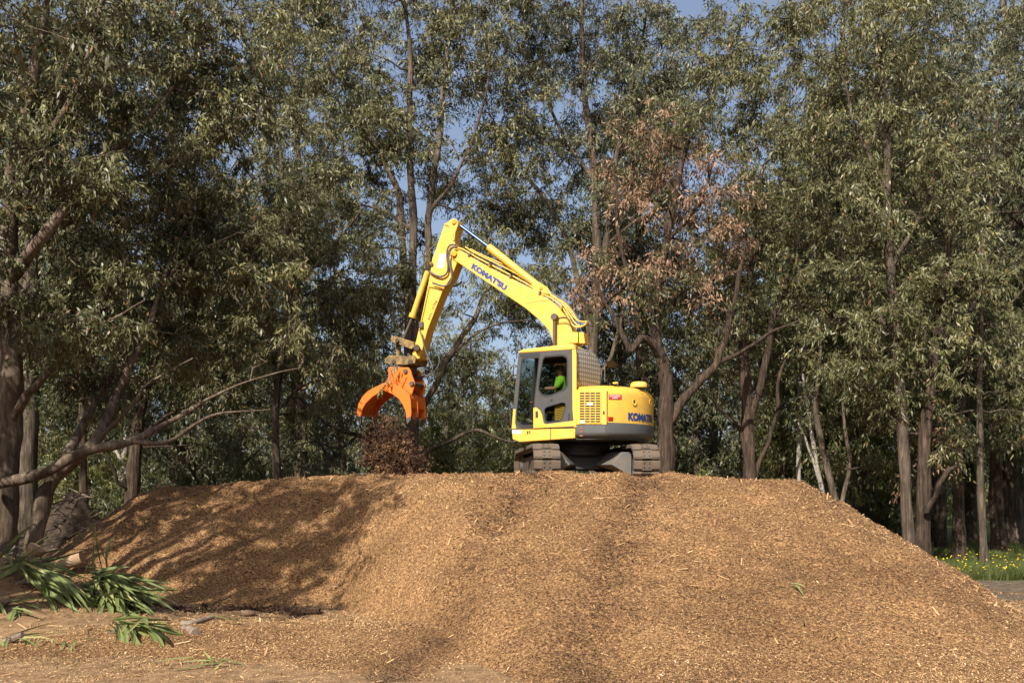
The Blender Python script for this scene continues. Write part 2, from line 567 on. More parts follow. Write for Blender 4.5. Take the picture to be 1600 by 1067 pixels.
def chips(rng, pos, nrm_jit, lmin, lmax, aspect=0.3):
    """flat slivers lying on a surface: pos (n,3) -> verts, quads"""
    n = len(pos)
    L = rng.uniform(lmin, lmax, n) * rng.choice([0.6, 0.8, 1.0, 1.5], n, p=[.35, .35, .25, .05]) * np.clip(pos[:, 1] / 17.0, 0.62, 1.3)
    Wd = L * rng.uniform(aspect * 0.5, aspect * 1.5, n)
    nrm = rng.normal(0, nrm_jit, (n, 3)) + np.array([0, -0.25, 1.0])
    nrm /= np.linalg.norm(nrm, axis=1)[:, None]
    a = rng.normal(0, 1, (n, 3)); a -= nrm * (a * nrm).sum(1)[:, None]
    a /= np.linalg.norm(a, axis=1)[:, None]
    b = np.cross(nrm, a)
    a = a * (L / 2)[:, None]; b = b * (Wd / 2)[:, None]
    k = rng.uniform(0.5, 1.0, n)[:, None]
    v = np.stack([pos - a - b * k, pos + a * 0.9 - b, pos + a + b * k, pos - a * 0.85 + b], 1).reshape(-1, 3)
    f = np.arange(n * 4).reshape(n, 4)
    return v, f


rng = np.random.RandomState(3)


def scatter_chips(name, n, xr, yr, keep, parent, mat, lmin, lmax, seed, bias=0.5, lift=0.006):
    rg = np.random.RandomState(seed)
    y = yr[0] + (yr[1] - yr[0]) * rg.rand(n * 2) ** (1 + bias)
    x = (rg.rand(n * 2) * 2 - 1) * (y * 0.56)
    ok = (x > xr[0]) & (x < xr[1]) & keep(x, y, rg)
    x, y = x[ok][:n], y[ok][:n]
    z = surf_h(x, y) + rg.uniform(0.0, lift * 2, len(x))
    v, f = chips(rg, np.stack([x, y, z], 1), 0.5, lmin, lmax)
    patch = vnoise(x * 0.8, y * 0.8, 12) + 0.6 * vnoise(x * 2.5, y * 2.5, 13)
    tint = np.clip(rg.beta(1.3, 1.5, len(x)) + 0.42 * patch, 0, 1)
    for x0, x1 in ((0.62, -0.95), (2.55, 1.0)):       # damp, trodden mulch in the ruts
        xt = x0 + (x1 - x0) * np.clip((18.2 - y) / 7.0, 0, 1.2)
        tint = tint - 0.5 * np.exp(-((x - xt) / 0.34) ** 2) * (1 + 1.0 * vnoise(x * 2, y * 2.5, 10)) * (1 + 0.5 * ss(13, 17.5, y))
    tint = tint - 0.16 * (1 - ss(-3.2, -1.6, x)) * ss(15.0, 16.0, y)      # darker chips on the left face
    tint = np.where(rg.rand(len(x)) < 0.9, np.minimum(tint, 0.86), tint)
    return link(name, np_mesh(name, v, f, mat, np.clip(tint, 0, 1)), parent)


on_mound = lambda x, y, rg: mound_h(x, y) > ground_h(x, y) - 0.02
off_mound = lambda x, y, rg: (mound_h(x, y) <= ground_h(x, y)) & (rg.rand(len(x)) < 0.35 + 0.65 * ss(-0.15, 0.3, vnoise(x * 0.6, y * 0.6, 14)) * ss(9.3, 11.5, y)) & (y < 17.5 + x * 0.0)
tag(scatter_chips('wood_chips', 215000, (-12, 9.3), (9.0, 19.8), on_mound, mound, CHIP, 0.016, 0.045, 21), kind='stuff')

# longer splinters and sticks among the chips
rg_ = np.random.RandomState(23)
x_ = rg_.uniform(-7, 8, 2600); y_ = rg_.uniform(9.3, 19, 2600)
z_ = surf_h(x_, y_) + 0.012
v_, f_ = chips(rg_, np.stack([x_, y_, z_], 1), 0.35, 0.10, 0.26, 0.09)
tag(link('wood_splinters', np_mesh('wood_splinters', v_, f_, CHIP, np.clip(rg_.beta(1.6, 1.6, 2600), 0, 1)), mound), kind='stuff')

# damp, churned mulch in the two ruts down the front
rg_ = np.random.RandomState(29)
n_ = 15000
y_ = rg_.uniform(9.6, 18.0, n_); k_ = rg_.rand(n_) < .5
q_ = np.clip((18.2 - y_) / 7.0, 0, 1.2)
x_ = np.where(k_, 0.62 - 1.57 * q_, 2.55 - 1.55 * q_) + rg_.normal(0, .15, n_)
ok_ = vnoise(x_ * 1.7, y_ * 1.1, 18) + .5 * vnoise(x_ * 5, y_ * 4, 19) + rg_.normal(0, .12, n_) > -.06
x_, y_ = x_[ok_], y_[ok_]
z_ = surf_h(x_, y_) + rg_.uniform(.004, .018, len(x_))
v_, f_ = chips(rg_, np.stack([x_, y_, z_], 1), 0.5, 0.022, 0.06)
tag(link('damp_chips', np_mesh('damp_chips', v_, f_, CHIP_D, np.clip(rg_.beta(2.4, 1.8, len(x_)) + .1, 0, 1)), mound), kind='stuff')
sc_ = scatter_chips('scattered_chips', 62000, (-9, 9), (7.5, 17.5), off_mound, None, CHIP, 0.02, 0.05, 22, 0.9)
tag(sc_, 'loose wood chips strewn over the soil before the mulch pile', 'wood chips', kind='stuff')


# ------------------------------------------------------------------ trees
def leaf_arrays(rg, centres, radii, per, L, Wd, droop=0.85, twigs=9):
    """hanging leaves on twigs that radiate from each clump centre"""
    n = len(centres)
    nt_ = n * twigs
    d = rg.normal(0, 1, (nt_, 3)); d[:, 2] = d[:, 2] * 0.7 + 0.15
    d /= np.linalg.norm(d, axis=1)[:, None]
    c = np.repeat(centres, twigs, 0); r = np.repeat(radii, twigs)
    end = c + d * (r * rg.uniform(0.55, 1.1, nt_))[:, None]
    end[:, 2] -= 0.18 * r
    k = max(1, per // twigs)
    t = rg.uniform(0.25, 1.05, (nt_, k))
    p = c[:, None, :] + (end - c)[:, None, :] * t[..., None]
    p[..., 2] += (0.22 * r)[:, None] * (t * (1 - t)) * 2
    p = p.reshape(-1, 3) + rg.normal(0, 0.07, (nt_ * k, 3)) * np.repeat(r, k)[:, None]
    m = len(p)
    ax = rg.normal(0, 0.5, (m, 3)) + np.repeat(d, k, 0) * 0.3
    ax[:, 2] -= droop
    ax /= np.linalg.norm(ax, axis=1)[:, None]
    sd_ = rg.normal(0, 1, (m, 3)); sd_ -= ax * (sd_ * ax).sum(1)[:, None]
    sd_ /= np.linalg.norm(sd_, axis=1)[:, None]
    nn = np.cross(ax, sd_)
    ll = L * rg.uniform(0.6, 1.25, m); ww = Wd * rg.uniform(0.7, 1.3, m)
    mid = p + ax * (ll * 0.42)[:, None] + nn * (ll * 0.05)[:, None]
    v = np.stack([p, mid + sd_ * (ww / 2)[:, None], p + ax * ll[:, None], mid - sd_ * (ww / 2)[:, None]], 1).reshape(-1, 3)
    f = np.arange(m * 4).reshape(m, 4)
    ct = rg.normal(0, 0.13, n)
    tint = np.clip(rg.beta(2.0, 2.4, m) + np.repeat(ct, twigs * k), 0, 0.93)
    tint = np.where(rg.rand(m) < 0.025, 1.0, tint)
    return v, f, tint, c, end


def poisson(rg, blobs, sep, group=5, spread=0.62):
    """clump centres: tufts of a few clumps each, with open gaps between the tufts"""
    out = []
    for (cx, cy, cz, rx, ry, rz, n) in blobs:
        ns = max(1, int(round(n / group)))
        sup = []; tries = 0
        while len(sup) < ns and tries < ns * 20:
            tries += 1
            q = rg.normal(0, 1, 3); q /= np.linalg.norm(q); q *= rg.uniform(0.1, 1) ** 0.45
            p = np.array([cx + q[0] * rx, cy + q[1] * ry, cz + q[2] * rz])
            if p[2] < 0.5: continue
            if sup and min(((p - o_) ** 2).sum() for o_ in sup) < (sep * 1.7) ** 2 and tries < ns * 12: continue
            sup.append(p)
        for p in sup:
            for k in range(max(1, int(round(n / max(1, len(sup)))))):
                o_ = p + rg.normal(0, 1, 3) * np.array([spread, spread, spread * 0.6]) * (sep / 0.55)
                if o_[2] > 0.4: out.append(o_)
    return np.array(out)


def tube_arrays(V, Fc, pts, rad, sides):
    """append a tapering tube to lists V, Fc"""
    pts = np.asarray(pts, float); n = len(pts)
    base = sum(len(a) for a in V)
    d = np.empty_like(pts); d[1:-1] = pts[2:] - pts[:-2]; d[0] = pts[1] - pts[0]; d[-1] = pts[-1] - pts[-2]
    d /= np.linalg.norm(d, axis=1)[:, None] + 1e-9
    ref = np.array([0.31, 0.77, 0.12]); ref = ref - d * (d @ ref)[:, None]
    ref /= np.linalg.norm(ref, axis=1)[:, None] + 1e-9
    b = np.cross(d, ref)
    a = np.arange(sides) * 2 * math.pi / sides
    ring = pts[:, None, :] + (ref[:, None, :] * np.cos(a)[None, :, None] + b[:, None, :] * np.sin(a)[None, :, None]) * np.asarray(rad)[:, None, None]
    V.append(ring.reshape(-1, 3))
    i = np.arange(n - 1)[:, None] * sides; k = np.arange(sides)[None, :]; k2 = (k + 1) % sides
    Fc.append(base + np.stack([i + k, i + k2, i + sides + k2, i + sides + k], -1).reshape(-1, 4))


def tree_meshes(name, seed, stems, blobs, bark, leaf, per=190, L=0.16, Wd=0.035, crad=0.66, sep=0.55, twigs=9, wiggle=0.05, twig_tubes=True, dead=None, dead_mat=None, flare=1.0):
    """stems: lists of (x, y, z, r) in tree space. Returns [(part name, mesh, kind)]"""
    rg = np.random.RandomState(seed)
    parts = []
    nodes = []
    first = True
    for st in stems:
        c = np.array(catmull(st, 7))
        n = len(c)
        amp = wiggle * np.linspace(0, 1, n)[:, None] if first else wiggle
        ph = rg.uniform(0, 6, 3)
        s_ = np.linspace(0, n * 0.33, n)
        wob = np.stack([np.sin(s_ * 1.3 + ph[0]) + 0.6 * np.sin(s_ * 2.9 + ph[1]), np.sin(s_ * 1.1 + ph[2]), 0 * s_], 1)
        c[:, :3] += wob * amp * np.minimum(1, np.arange(n) / 4)[:, None] * 0.6
        rad = np.maximum(c[:, 3], 0.012) * (1 + 0.07 * np.sin(s_ * 3.1 + ph[0]))
        if first and c[0, 2] < 0.4:
            h = c[:, 2] - c[0, 2]
            rad = rad * (1 + 0.45 * flare * np.exp(-h / 0.35))
        V, Fc = [], []
        tube_arrays(V, Fc, c[:, :3], rad, 11 if rad.max() > 0.12 else 8)
        v = np.concatenate(V)
        v += rg.normal(0, 1, v.shape) * 0.035 * np.repeat(rad, 11 if rad.max() > 0.12 else 8)[:, None]
        parts.append(('trunk' if first or rad[0] > 0.19 else 'limb', np_mesh(name + '_wood', v, np.concatenate(Fc), bark, smooth=True), None))
        for q, (p, r_) in enumerate(zip(c, rad)):
            if q > n * 0.25 or not first:
                nodes.append((p[0], p[1], p[2], r_))
        first = False
    cl = poisson(rg, blobs, sep) if len(blobs) else np.zeros((0, 3))
    V, Fc = [], []
    if len(cl):
        N = np.array(nodes)
        order = np.argsort([np.min(((N[:, :3] - p) ** 2).sum(1)) for p in cl])
        NP = [tuple(q) for q in nodes]
        for idx in order:
            p = cl[idx]
            A = np.array(NP)
            dv = p - A[:, :3]
            dist = np.linalg.norm(dv, axis=1)
            pen = np.where(dv[:, 2] < 0, -dv[:, 2] * 0.8, 0) + np.where(A[:, 3] < 0.015, 0.5, 0)
            j = int(np.argmin(dist + pen))
            a = A[j, :3]; r0 = min(A[j, 3] * 0.62, 0.012 + 0.020 * dist[j]); r1 = max(0.006, r0 * 0.35)
            k = max(4, int(dist[j] / 0.35))
            t = np.linspace(0, 1, k + 1)[:, None]
            up = np.array([0, 0, 0.22 * dist[j]])
            path = a + (p - a) * t + up * (t * (1 - t)) * 2 * rg.uniform(-0.2, 1.0) + rg.normal(0, 0.045 * dist[j] ** 0.6, (k + 1, 3)) * np.sin(np.pi * t)
            rad = r0 + (r1 - r0) * t[:, 0]
            tube_arrays(V, Fc, path, rad, 5)
            for q in range(1, k + 1):
                NP.append((*path[q], rad[q]))
        rr = crad * rg.uniform(0.7, 1.25, len(cl))
        groups = [(cl, rr, leaf, 'crown')]
        if dead is not None:
            sel = np.array([any(((p - np.array(b[:3])) / np.array(b[3:6]) @ ((p - np.array(b[:3])) / np.array(b[3:6]))) < 1.0 for b in dead) for p in cl])
            sel &= rg.rand(len(cl)) < 0.6
            groups = [(cl[~sel], rr[~sel], leaf, 'crown'), (cl[sel], rr[sel], dead_mat, 'dead_foliage')]
        for c_, r_, m_, nm in groups:
            if not len(c_): continue
            v, f, tint, tc_, te = leaf_arrays(rg, c_, r_, per, L, Wd, twigs=twigs)
            parts.append((nm, np_mesh(name + '_leaf', v, f, m_, tint), 'stuff'))
            if twig_tubes:
                pick = rg.rand(len(tc_)) < 0.6
                for a_, b_ in zip(tc_[pick], te[pick]):
                    m3 = (a_ + b_) / 2 + np.array([0, 0, 0.06])
                    tube_arrays(V, Fc, [a_, m3, b_], [0.007, 0.005, 0.003], 3)
        parts.append(('branches', np_mesh(name + '_twig', np.concatenate(V), np.concatenate(Fc), bark, smooth=True), 'stuff'))
    return parts


def put_tree(name, label, parts, loc, rz=0.0, scale=1.0, group=None, cat='tree'):
    t = empty(name, loc, rz)
    t.scale = (scale, scale, scale)
    tag(t, label, cat, group)
    for nm, me, kind in parts:
        o = link(nm, me, t)
        if kind: o['kind'] = kind
    return t


def px_tree(name, label, d, stems, blobs, seed, bark, leaf, cat='tree', group=None, dead=None, **kw):
    """a tree given by photo positions at distance d: stems of (px, py, r[, dd]), blobs of (px, py, rx_px, ry_px, depth_r, n[, dd])"""
    b0 = W(stems[0][0][0], HY, d)
    gz = float(ground_h(np.array(b0.x), np.array(d)))
    base = Vector((b0.x, d, gz - 0.05))
    S = []
    for k, st in enumerate(stems):
        q = []
        for j, p in enumerate(st):
            dd = p[3] if len(p) > 3 else 0.0
            w = W(p[0], p[1], d + dd) - base
            if k == 0 and j == 0: w = Vector((0, 0, 0))
            q.append((w.x, w.y, w.z, p[2] * (0.88 if d < 20 else (0.68 if p[2] > 0.13 else 0.8))))
        S.append(q)
    def bl(bs):
        B = []
        for b in bs:
            dd = (b[6] if len(b) > 6 else 0.0) + (0.9 if d > 20 else 0.25)
            w = W(b[0], b[1], d + dd) - base
            s_ = (d + dd) / FPX
            B.append((w.x, w.y, w.z, b[2] * s_, b[4], b[3] * s_, b[5]))
        return B
    if dead is not None:
        kw['dead'] = bl(dead); kw['dead_mat'] = LEAF_X
    return put_tree(name, label, tree_meshes(name, seed, S, bl(blobs), bark, leaf, **kw), base, group=group, cat=cat)


G_ = 'eucalypts standing around the mulch pile'
# the near tree at the left edge, several stems and long limbs reaching right
px_tree('eucalyptus_tree', 'large many-stemmed eucalypt at the left edge with long limbs reaching right', 17.5, [
    [(2, 920, .30), (6, 780, .28), (14, 660, .25), (18, 560, .22), (12, 430, .19), (18, 300, .15), (50, 130, .11), (80, -60, .07)],
    [(52, 905, .17, -.2), (58, 830, .16, -.3), (78, 752, .15, -.2), (150, 690, .12, .2), (185, 600, .10, .8), (232, 520, .065, 1.1), (262, 410, .035, 2.2), (320, 320, .018, 3), (370, 250, .008, 3.4)],
    [(-25, 758, .13, -.6), (60, 742, .11, -.6), (130, 706, .10, -.4), (205, 690, .085, 0), (270, 655, .055, .6), (350, 612, .03, 1.2), (420, 585, .014, 1.8), (470, 575, .008, 2)],
    [(205, 690, .055, 0), (260, 690, .045, .2), (330, 650, .03, .5), (420, 640, .012, 1)],
    [(8, 668, .10), (40, 622, .085, -.3), (66, 592, .07, -.4), (130, 520, .05, 0), (180, 440, .03, .6), (200, 360, .012, 1)],
    [(100, 722, .11, .1), (140, 640, .09, .8), (205, 545, .07, 1.6), (245, 460, .055, 2), (300, 400, .035, 2.4), (400, 350, .012, 3)],
    [(14, 440, .13), (80, 350, .11, -.6), (170, 250, .06, 1.0), (260, 150, .04, 2.0), (330, 60, .022, 2.8), (400, -40, .01, 3.2)],
    [(60, 370, .075), (140, 330, .055, 1.4), (250, 260, .045, 2.2), (340, 220, .025, 3), (430, 170, .01, 3.4)],
    [(18, 300, .09), (90, 190, .07, -.2), (140, 80, .05, .4), (170, -30, .03, .6)],
    [(150, 690, .05, .2), (200, 640, .04, .2), (232, 600, .03, .3), (300, 560, .012, .6)],
    [(130, 520, .035, 0), (170, 500, .025, -.4), (225, 470, .012, -.6)],
], [(60, 60, 110, 110, 1.8, 56), (320, -20, 100, 50, 1.4, 18, 3), (170, -20, 90, 40, 1.4, 12, 2), (200, 90, 120, 110, 1.6, 66, 2.2), (345, 130, 100, 110, 1.5, 56, 3.2), (80, 260, 100, 110, 1.8, 52), (230, 270, 110, 110, 1.6, 66, 2.4),
    (370, 290, 80, 100, 1.4, 42, 3.4), (60, 430, 80, 90, 1.8, 32), (190, 420, 110, 90, 1.6, 50, 2.4), (330, 420, 90, 80, 1.5, 42, 3.2), (100, 545, 70, 55, 1.6, 14), (270, 530, 70, 50, 1.4, 14, 3),
    (420, 470, 60, 70, 1.3, 18, 3.5), (170, 590, 40, 30, 1.0, 5, 1), (480, 545, 50, 40, 1.0, 8, 3), (110, 330, 80, 80, .8, 10, -.4), (240, 460, 60, 50, .8, 5, .2), (110, 130, 80, 80, .8, 9, -.3), (180, 545, 50, 40, .7, 6, -.2), (60, 500, 50, 50, .8, 8, -.8)],
    11, BARK_L, LEAF_A, group=G_, per=190, L=0.15, Wd=0.035, crad=0.55, sep=0.42, twigs=10, wiggle=0.04)

px_tree('eucalyptus_tree', 'thin dark tree trunk between the left tree and the brush heap', 24, [
    [(133, 889, .13), (131, 760, .115), (128, 640, .10), (118, 520, .075), (140, 400, .05)]],
    [(130, 470, 80, 60, 1.6, 16), (150, 380, 70, 60, 1.6, 14)], 12, BARK_R, LEAF_C, group=G_)
px_tree('eucalyptus_tree', 'dark rough-barked tree behind the left end of the mulch pile', 27, [
    [(208, 870, .33), (206, 770, .31), (214, 690, .26), (226, 610, .2), (258, 510, .13), (290, 420, .08)],
    [(206, 770, .07), (185, 750, .06, -.4), (170, 720, .045, -.6), (150, 700, .03, -.7)],
    [(222, 620, .12), (180, 540, .09), (150, 450, .06)], [(214, 690, .08), (260, 650, .06), (320, 620, .035)]],
    [(150, 600, 70, 50, 2, 22), (255, 560, 90, 60, 2, 34), (340, 600, 70, 50, 2, 22), (200, 480, 110, 70, 2, 40), (300, 450, 80, 70, 2, 26), (100, 640, 60, 40, 2, 14)], 13, BARK_R, LEAF_C, group=G_)
px_tree('eucalyptus_tree', 'small pale tree with bare forking branches behind the mulch pile', 36, [
    [(306, 851, .17), (305, 745, .15), (309, 700, .13), (311, 650, .08), (306, 590, .05)],
    [(305, 742, .08), (288, 715, .06), (276, 680, .04), (262, 650, .02)], [(307, 720, .08), (330, 690, .06), (352, 668, .04), (385, 650, .02)],
    [(305, 748, .07), (330, 728, .05), (360, 712, .035), (390, 700, .02)], [(305, 740, .06), (280, 735, .045), (255, 712, .03), (240, 690, .02)]],
    [(310, 600, 70, 40, 2, 14), (380, 640, 50, 30, 2, 8), (250, 640, 50, 30, 2, 8)], 14, BARK_P, LEAF_B, group=G_, L=.22, Wd=.045)
px_tree('eucalyptus_tree', 'slim straight grey tree in the gap left of the orange grab', 26, [
    [(433, 880, .17), (433, 750, .155), (431, 650, .145), (440, 540, .125), (455, 420, .10), (442, 300, .07), (436, 200, .05)],
    [(434, 640, .06), (480, 600, .05), (530, 590, .035), (575, 560, .02)], [(438, 560, .07), (390, 490, .05), (340, 440, .035), (300, 420, .02)],
    [(436, 690, .045, -.2), (410, 672, .03, -.4), (385, 668, .02, -.5)], [(450, 460, .07), (510, 400, .05), (560, 330, .03)]],
    [(400, 520, 80, 60, 2.2, 36), (320, 520, 70, 60, 2, 24), (500, 510, 80, 70, 2.2, 38), (560, 430, 70, 70, 2, 30), (470, 370, 90, 80, 2.2, 44), (380, 380, 80, 80, 2.2, 36), (560, 570, 60, 40, 2, 16), (450, 250, 80, 70, 2, 26), (510, 630, 50, 40, 2, 12), (400, 620, 60, 30, 2, 12)],
    15, BARK_D, LEAF_A, group=G_)
px_tree('eucalyptus_tree', 'tall three-stemmed grey eucalypt standing behind the excavator arm', 28, [
    [(648, 873, .34), (645, 740, .30), (643, 620, .27), (641, 520, .24), (645, 390, .17), (642, 250, .13), (640, 110, .09), (630, -40, .05)],
    [(641, 530, .19), (632, 420, .165), (624, 320, .13), (600, 250, .09), (560, 180, .05)],
    [(646, 540, .19), (664, 440, .17), (670, 350, .15), (680, 260, .11), (695, 120, .08), (715, -30, .05)],
    [(672, 330, .08), (720, 262, .06), (755, 160, .045), (768, 50, .03)],
    [(646, 660, .16), (672, 615, .14), (702, 560, .125), (735, 505, .10), (765, 450, .07), (800, 420, .04)],
    [(702, 560, .06), (745, 520, .045), (785, 505, .03), (830, 500, .02)],
    [(644, 700, .12), (600, 695, .10, -.4), (560, 680, .085, -.6), (520, 668, .06, -.8), (475, 628, .04, -1), (440, 600, .02, -1)],
    [(560, 680, .05, -.6), (530, 700, .04, -.7), (490, 690, .03, -.8), (450, 700, .018, -.9)],
    [(648, 715, .09), (700, 690, .075, -.4), (745, 672, .06, -.6), (800, 690, .04, -.7), (850, 670, .02, -.7)],
    [(643, 360, .07), (600, 330, .05), (560, 320, .03)]],
    [(420, 0, 70, 60, 2, 20), (470, -20, 80, 50, 2, 20), (580, -20, 80, 50, 2, 20), (690, -20, 80, 50, 2, 20), (800, -30, 70, 50, 2, 16), (520, 90, 90, 90, 2.2, 44), (630, 60, 90, 80, 2.2, 36), (560, 240, 90, 80, 2.2, 48), (715, 130, 70, 90, 2, 32), (765, 250, 70, 90, 2, 36), (640, 230, 80, 80, 2.2, 34), (500, 330, 80, 70, 2.2, 32),
     (745, 30, 60, 60, 2, 20), (450, 130, 70, 80, 2, 26), (520, 420, 60, 50, 2, 14), (590, 480, 40, 60, 1.8, 10), (770, 600, 60, 40, 2, 12), (700, 420, 40, 60, 2, 10), (745, 380, 40, 50, 2, 12), (800, 440, 60, 40, 2, 14), (770, 500, 50, 40, 2, 10, 2), (835, 500, 40, 40, 2, 8, 2)], 16, BARK_D, LEAF_A, group=G_)
px_tree('eucalyptus_tree', 'tall dark-limbed eucalypt rising straight behind the excavator cab', 30, [
    [(932, 866, .32), (929, 720, .29), (925, 560, .26), (934, 410, .21), (926, 260, .17), (912, 120, .12), (908, -20, .07)],
    [(930, 470, .16), (950, 370, .13), (962, 250, .10), (990, 130, .07), (1010, 20, .04)],
    [(925, 540, .13), (900, 420, .11), (862, 330, .09), (815, 260, .06), (770, 190, .035)],
    [(926, 280, .09), (880, 210, .07), (840, 130, .05), (800, 80, .03)], [(934, 400, .08), (985, 350, .06), (1030, 330, .03)],
    [(926, 600, .10), (960, 545, .08), (975, 480, .06), (1000, 400, .04)]],
    [(800, 60, 80, 80, 2.2, 36), (890, 50, 80, 80, 2.2, 36), (985, 60, 80, 80, 2.2, 38), (820, 200, 70, 80, 2.2, 34), (785, 330, 60, 80, 2, 28), (850, 330, 60, 70, 2, 26), (900, 190, 80, 80, 2.2, 34), (1000, 170, 80, 80, 2.2, 36), (1060, 80, 60, 70, 2, 24), (900, -30, 80, 50, 2, 18), (1000, -30, 70, 50, 2, 16), (830, 420, 50, 40, 1.8, 10), (960, 300, 50, 60, 2, 12)], 17, BARK_D, LEAF_B, group=G_)
px_tree('eucalyptus_tree', 'thick forked tree with dead brown leaves, just right of the excavator tail', 25, [
    [(1040, 884, .37), (1040, 760, .33), (1041, 660, .29), (1040, 590, .26), (1026, 530, .21), (1030, 430, .16), (1052, 320, .12), (1075, 220, .08)],
    [(1040, 668, .19), (1078, 614, .165), (1114, 572, .14), (1134, 530, .11), (1150, 450, .08), (1170, 370, .05)],
    [(1114, 572, .08), (1160, 548, .06), (1205, 520, .045), (1250, 500, .025)],
    [(1034, 560, .14), (1005, 528, .12, -.4), (985, 548, .10, -.6), (962, 500, .08, -.6), (930, 440, .05, -.6)],
    [(1028, 500, .10), (985, 430, .08), (965, 350, .06), (960, 270, .03)], [(1040, 380, .08), (1090, 320, .06), (1120, 240, .035)]],
    [(1060, 220, 70, 60, 1.8, 34), (1010, 310, 60, 60, 1.8, 26), (1100, 330, 60, 60, 1.8, 28), (955, 430, 60, 60, 1.8, 24), (1070, 430, 70, 60, 1.8, 28), (1145, 370, 40, 40, 1.5, 12), (1000, 480, 60, 40, 1.8, 12), (1020, 200, 60, 40, 1.8, 14), (1080, 520, 60, 40, 1.8, 8)],
    18, BARK_R, LEAF_C, group=G_, dead=[(1050, 330, 130, 170, 4, 0), (950, 440, 70, 70, 4, 0), (1140, 380, 50, 50, 4, 0)], L=.15, Wd=.036, per=110)
px_tree('eucalyptus_tree', 'dark double-trunked tree on the skyline right of the excavator', 27, [
    [(1174, 876, .30), (1172, 750, .28), (1168, 660, .25), (1163, 570, .19), (1162, 480, .14), (1180, 380, .10), (1190, 260, .06)],
    [(1171, 660, .18), (1192, 580, .15), (1212, 490, .11), (1240, 400, .07)],
    [(1176, 760, .09), (1195, 700, .075), (1215, 640, .065), (1222, 570, .05), (1260, 540, .03)],
    [(1168, 700, .09), (1150, 665, .075), (1122, 635, .06), (1108, 600, .045), (1100, 560, .03)],
    [(1165, 540, .08), (1120, 470, .06), (1110, 400, .035)]],
    [(1180, 310, 70, 80, 2.2, 36), (1250, 400, 70, 80, 2.2, 38), (1130, 440, 50, 60, 2, 16), (1225, 520, 70, 50, 2, 24), (1170, 190, 70, 70, 2, 28), (1110, 110, 60, 60, 2, 22), (1195, 90, 60, 60, 2, 22), (1260, 290, 60, 70, 2, 24), (1150, 560, 50, 40, 2, 10), (1110, 540, 40, 30, 2, 6)], 19, BARK_R, LEAF_A, group=G_)
px_tree('gum_tree', 'straight pale pole-like gum trunk on the skyline right of the mound top', 30, [
    [(1249, 866, .105), (1248, 720, .10), (1250, 600, .09), (1248, 450, .07), (1252, 330, .05)]],
    [(1250, 380, 60, 60, 2, 16), (1280, 470, 50, 40, 2, 10)], 20, BARK_P, LEAF_B, group=G_)
px_tree('gum_tree', 'slanting whitish gum stem right of the pale straight trunk', 28, [
    [(1296, 873, .09), (1285, 770, .085), (1270, 690, .075), (1258, 610, .06), (1256, 520, .04)], [(1284, 760, .05), (1262, 700, .04), (1250, 660, .02)]],
    [(1270, 560, 50, 40, 2, 12), (1300, 620, 50, 40, 2, 10)], 21, BARK_P, LEAF_A, group=G_)
px_tree('gum_tree', 'leaning brown gum with split stems behind the right shoulder of the mound', 26, [
    [(1322, 880, .16), (1305, 780, .14), (1287, 710, .11), (1276, 640, .09), (1282, 540, .06)], [(1312, 810, .08), (1325, 720, .07), (1318, 620, .05), (1330, 520, .035)]],
    [(1290, 560, 60, 60, 2, 24), (1330, 620, 60, 50, 2, 20), (1340, 700, 50, 50, 2, 14), (1330, 480, 60, 60, 2, 22)], 22, BARK_D, LEAF_C, group=G_)
px_tree('eucalyptus_tree', 'straight grey-brown trunk rising behind the right slope of the mound', 23.5, [
    [(1424, 892, .21), (1416, 780, .195), (1408, 640, .18), (1400, 520, .155), (1390, 400, .13), (1386, 250, .10), (1378, 110, .06)],
    [(1402, 540, .08), (1360, 470, .06), (1320, 420, .04)], [(1392, 420, .08), (1440, 330, .06), (1470, 250, .04)], [(1388, 300, .07), (1340, 200, .05), (1310, 110, .03)]],
    [(1330, 110, 90, 90, 2, 31), (1430, 130, 80, 90, 2, 30), (1345, 280, 90, 90, 2.2, 37), (1440, 290, 80, 90, 2.2, 34), (1340, 440, 80, 80, 2.2, 30), (1430, 440, 70, 80, 2, 25), (1310, 560, 60, 60, 2, 15), (1390, 560, 60, 60, 2, 17), (1360, 650, 60, 40, 2, 5), (1300, 40, 60, 50, 2, 12), (1340, -30, 80, 50, 2, 14), (1450, -20, 80, 50, 2, 14), (1280, 200, 50, 60, 1.8, 10)], 23, BARK_D, LEAF_A, group=G_)
px_tree('eucalyptus_tree', 'rough shaggy-barked trunk with a pale broken limb by the mound toe', 24, [
    [(1441, 889, .27), (1443, 780, .25), (1447, 660, .21), (1462, 540, .16), (1478, 420, .11), (1480, 300, .06)],
    [(1447, 800, .09, -.3), (1466, 762, .085, -.6), (1482, 735, .075, -.7), (1498, 727, .05, -.8)]],
    [(1470, 560, 60, 60, 2, 18), (1430, 640, 50, 50, 2, 6), (1490, 450, 60, 60, 2, 17), (1480, 660, 50, 50, 1.8, 6), (1445, 720, 40, 40, 1.2, 3)], 24, BARK_R, LEAF_A, group=G_, dead=[(1446, 715, 32, 50, 2.5, 0)])
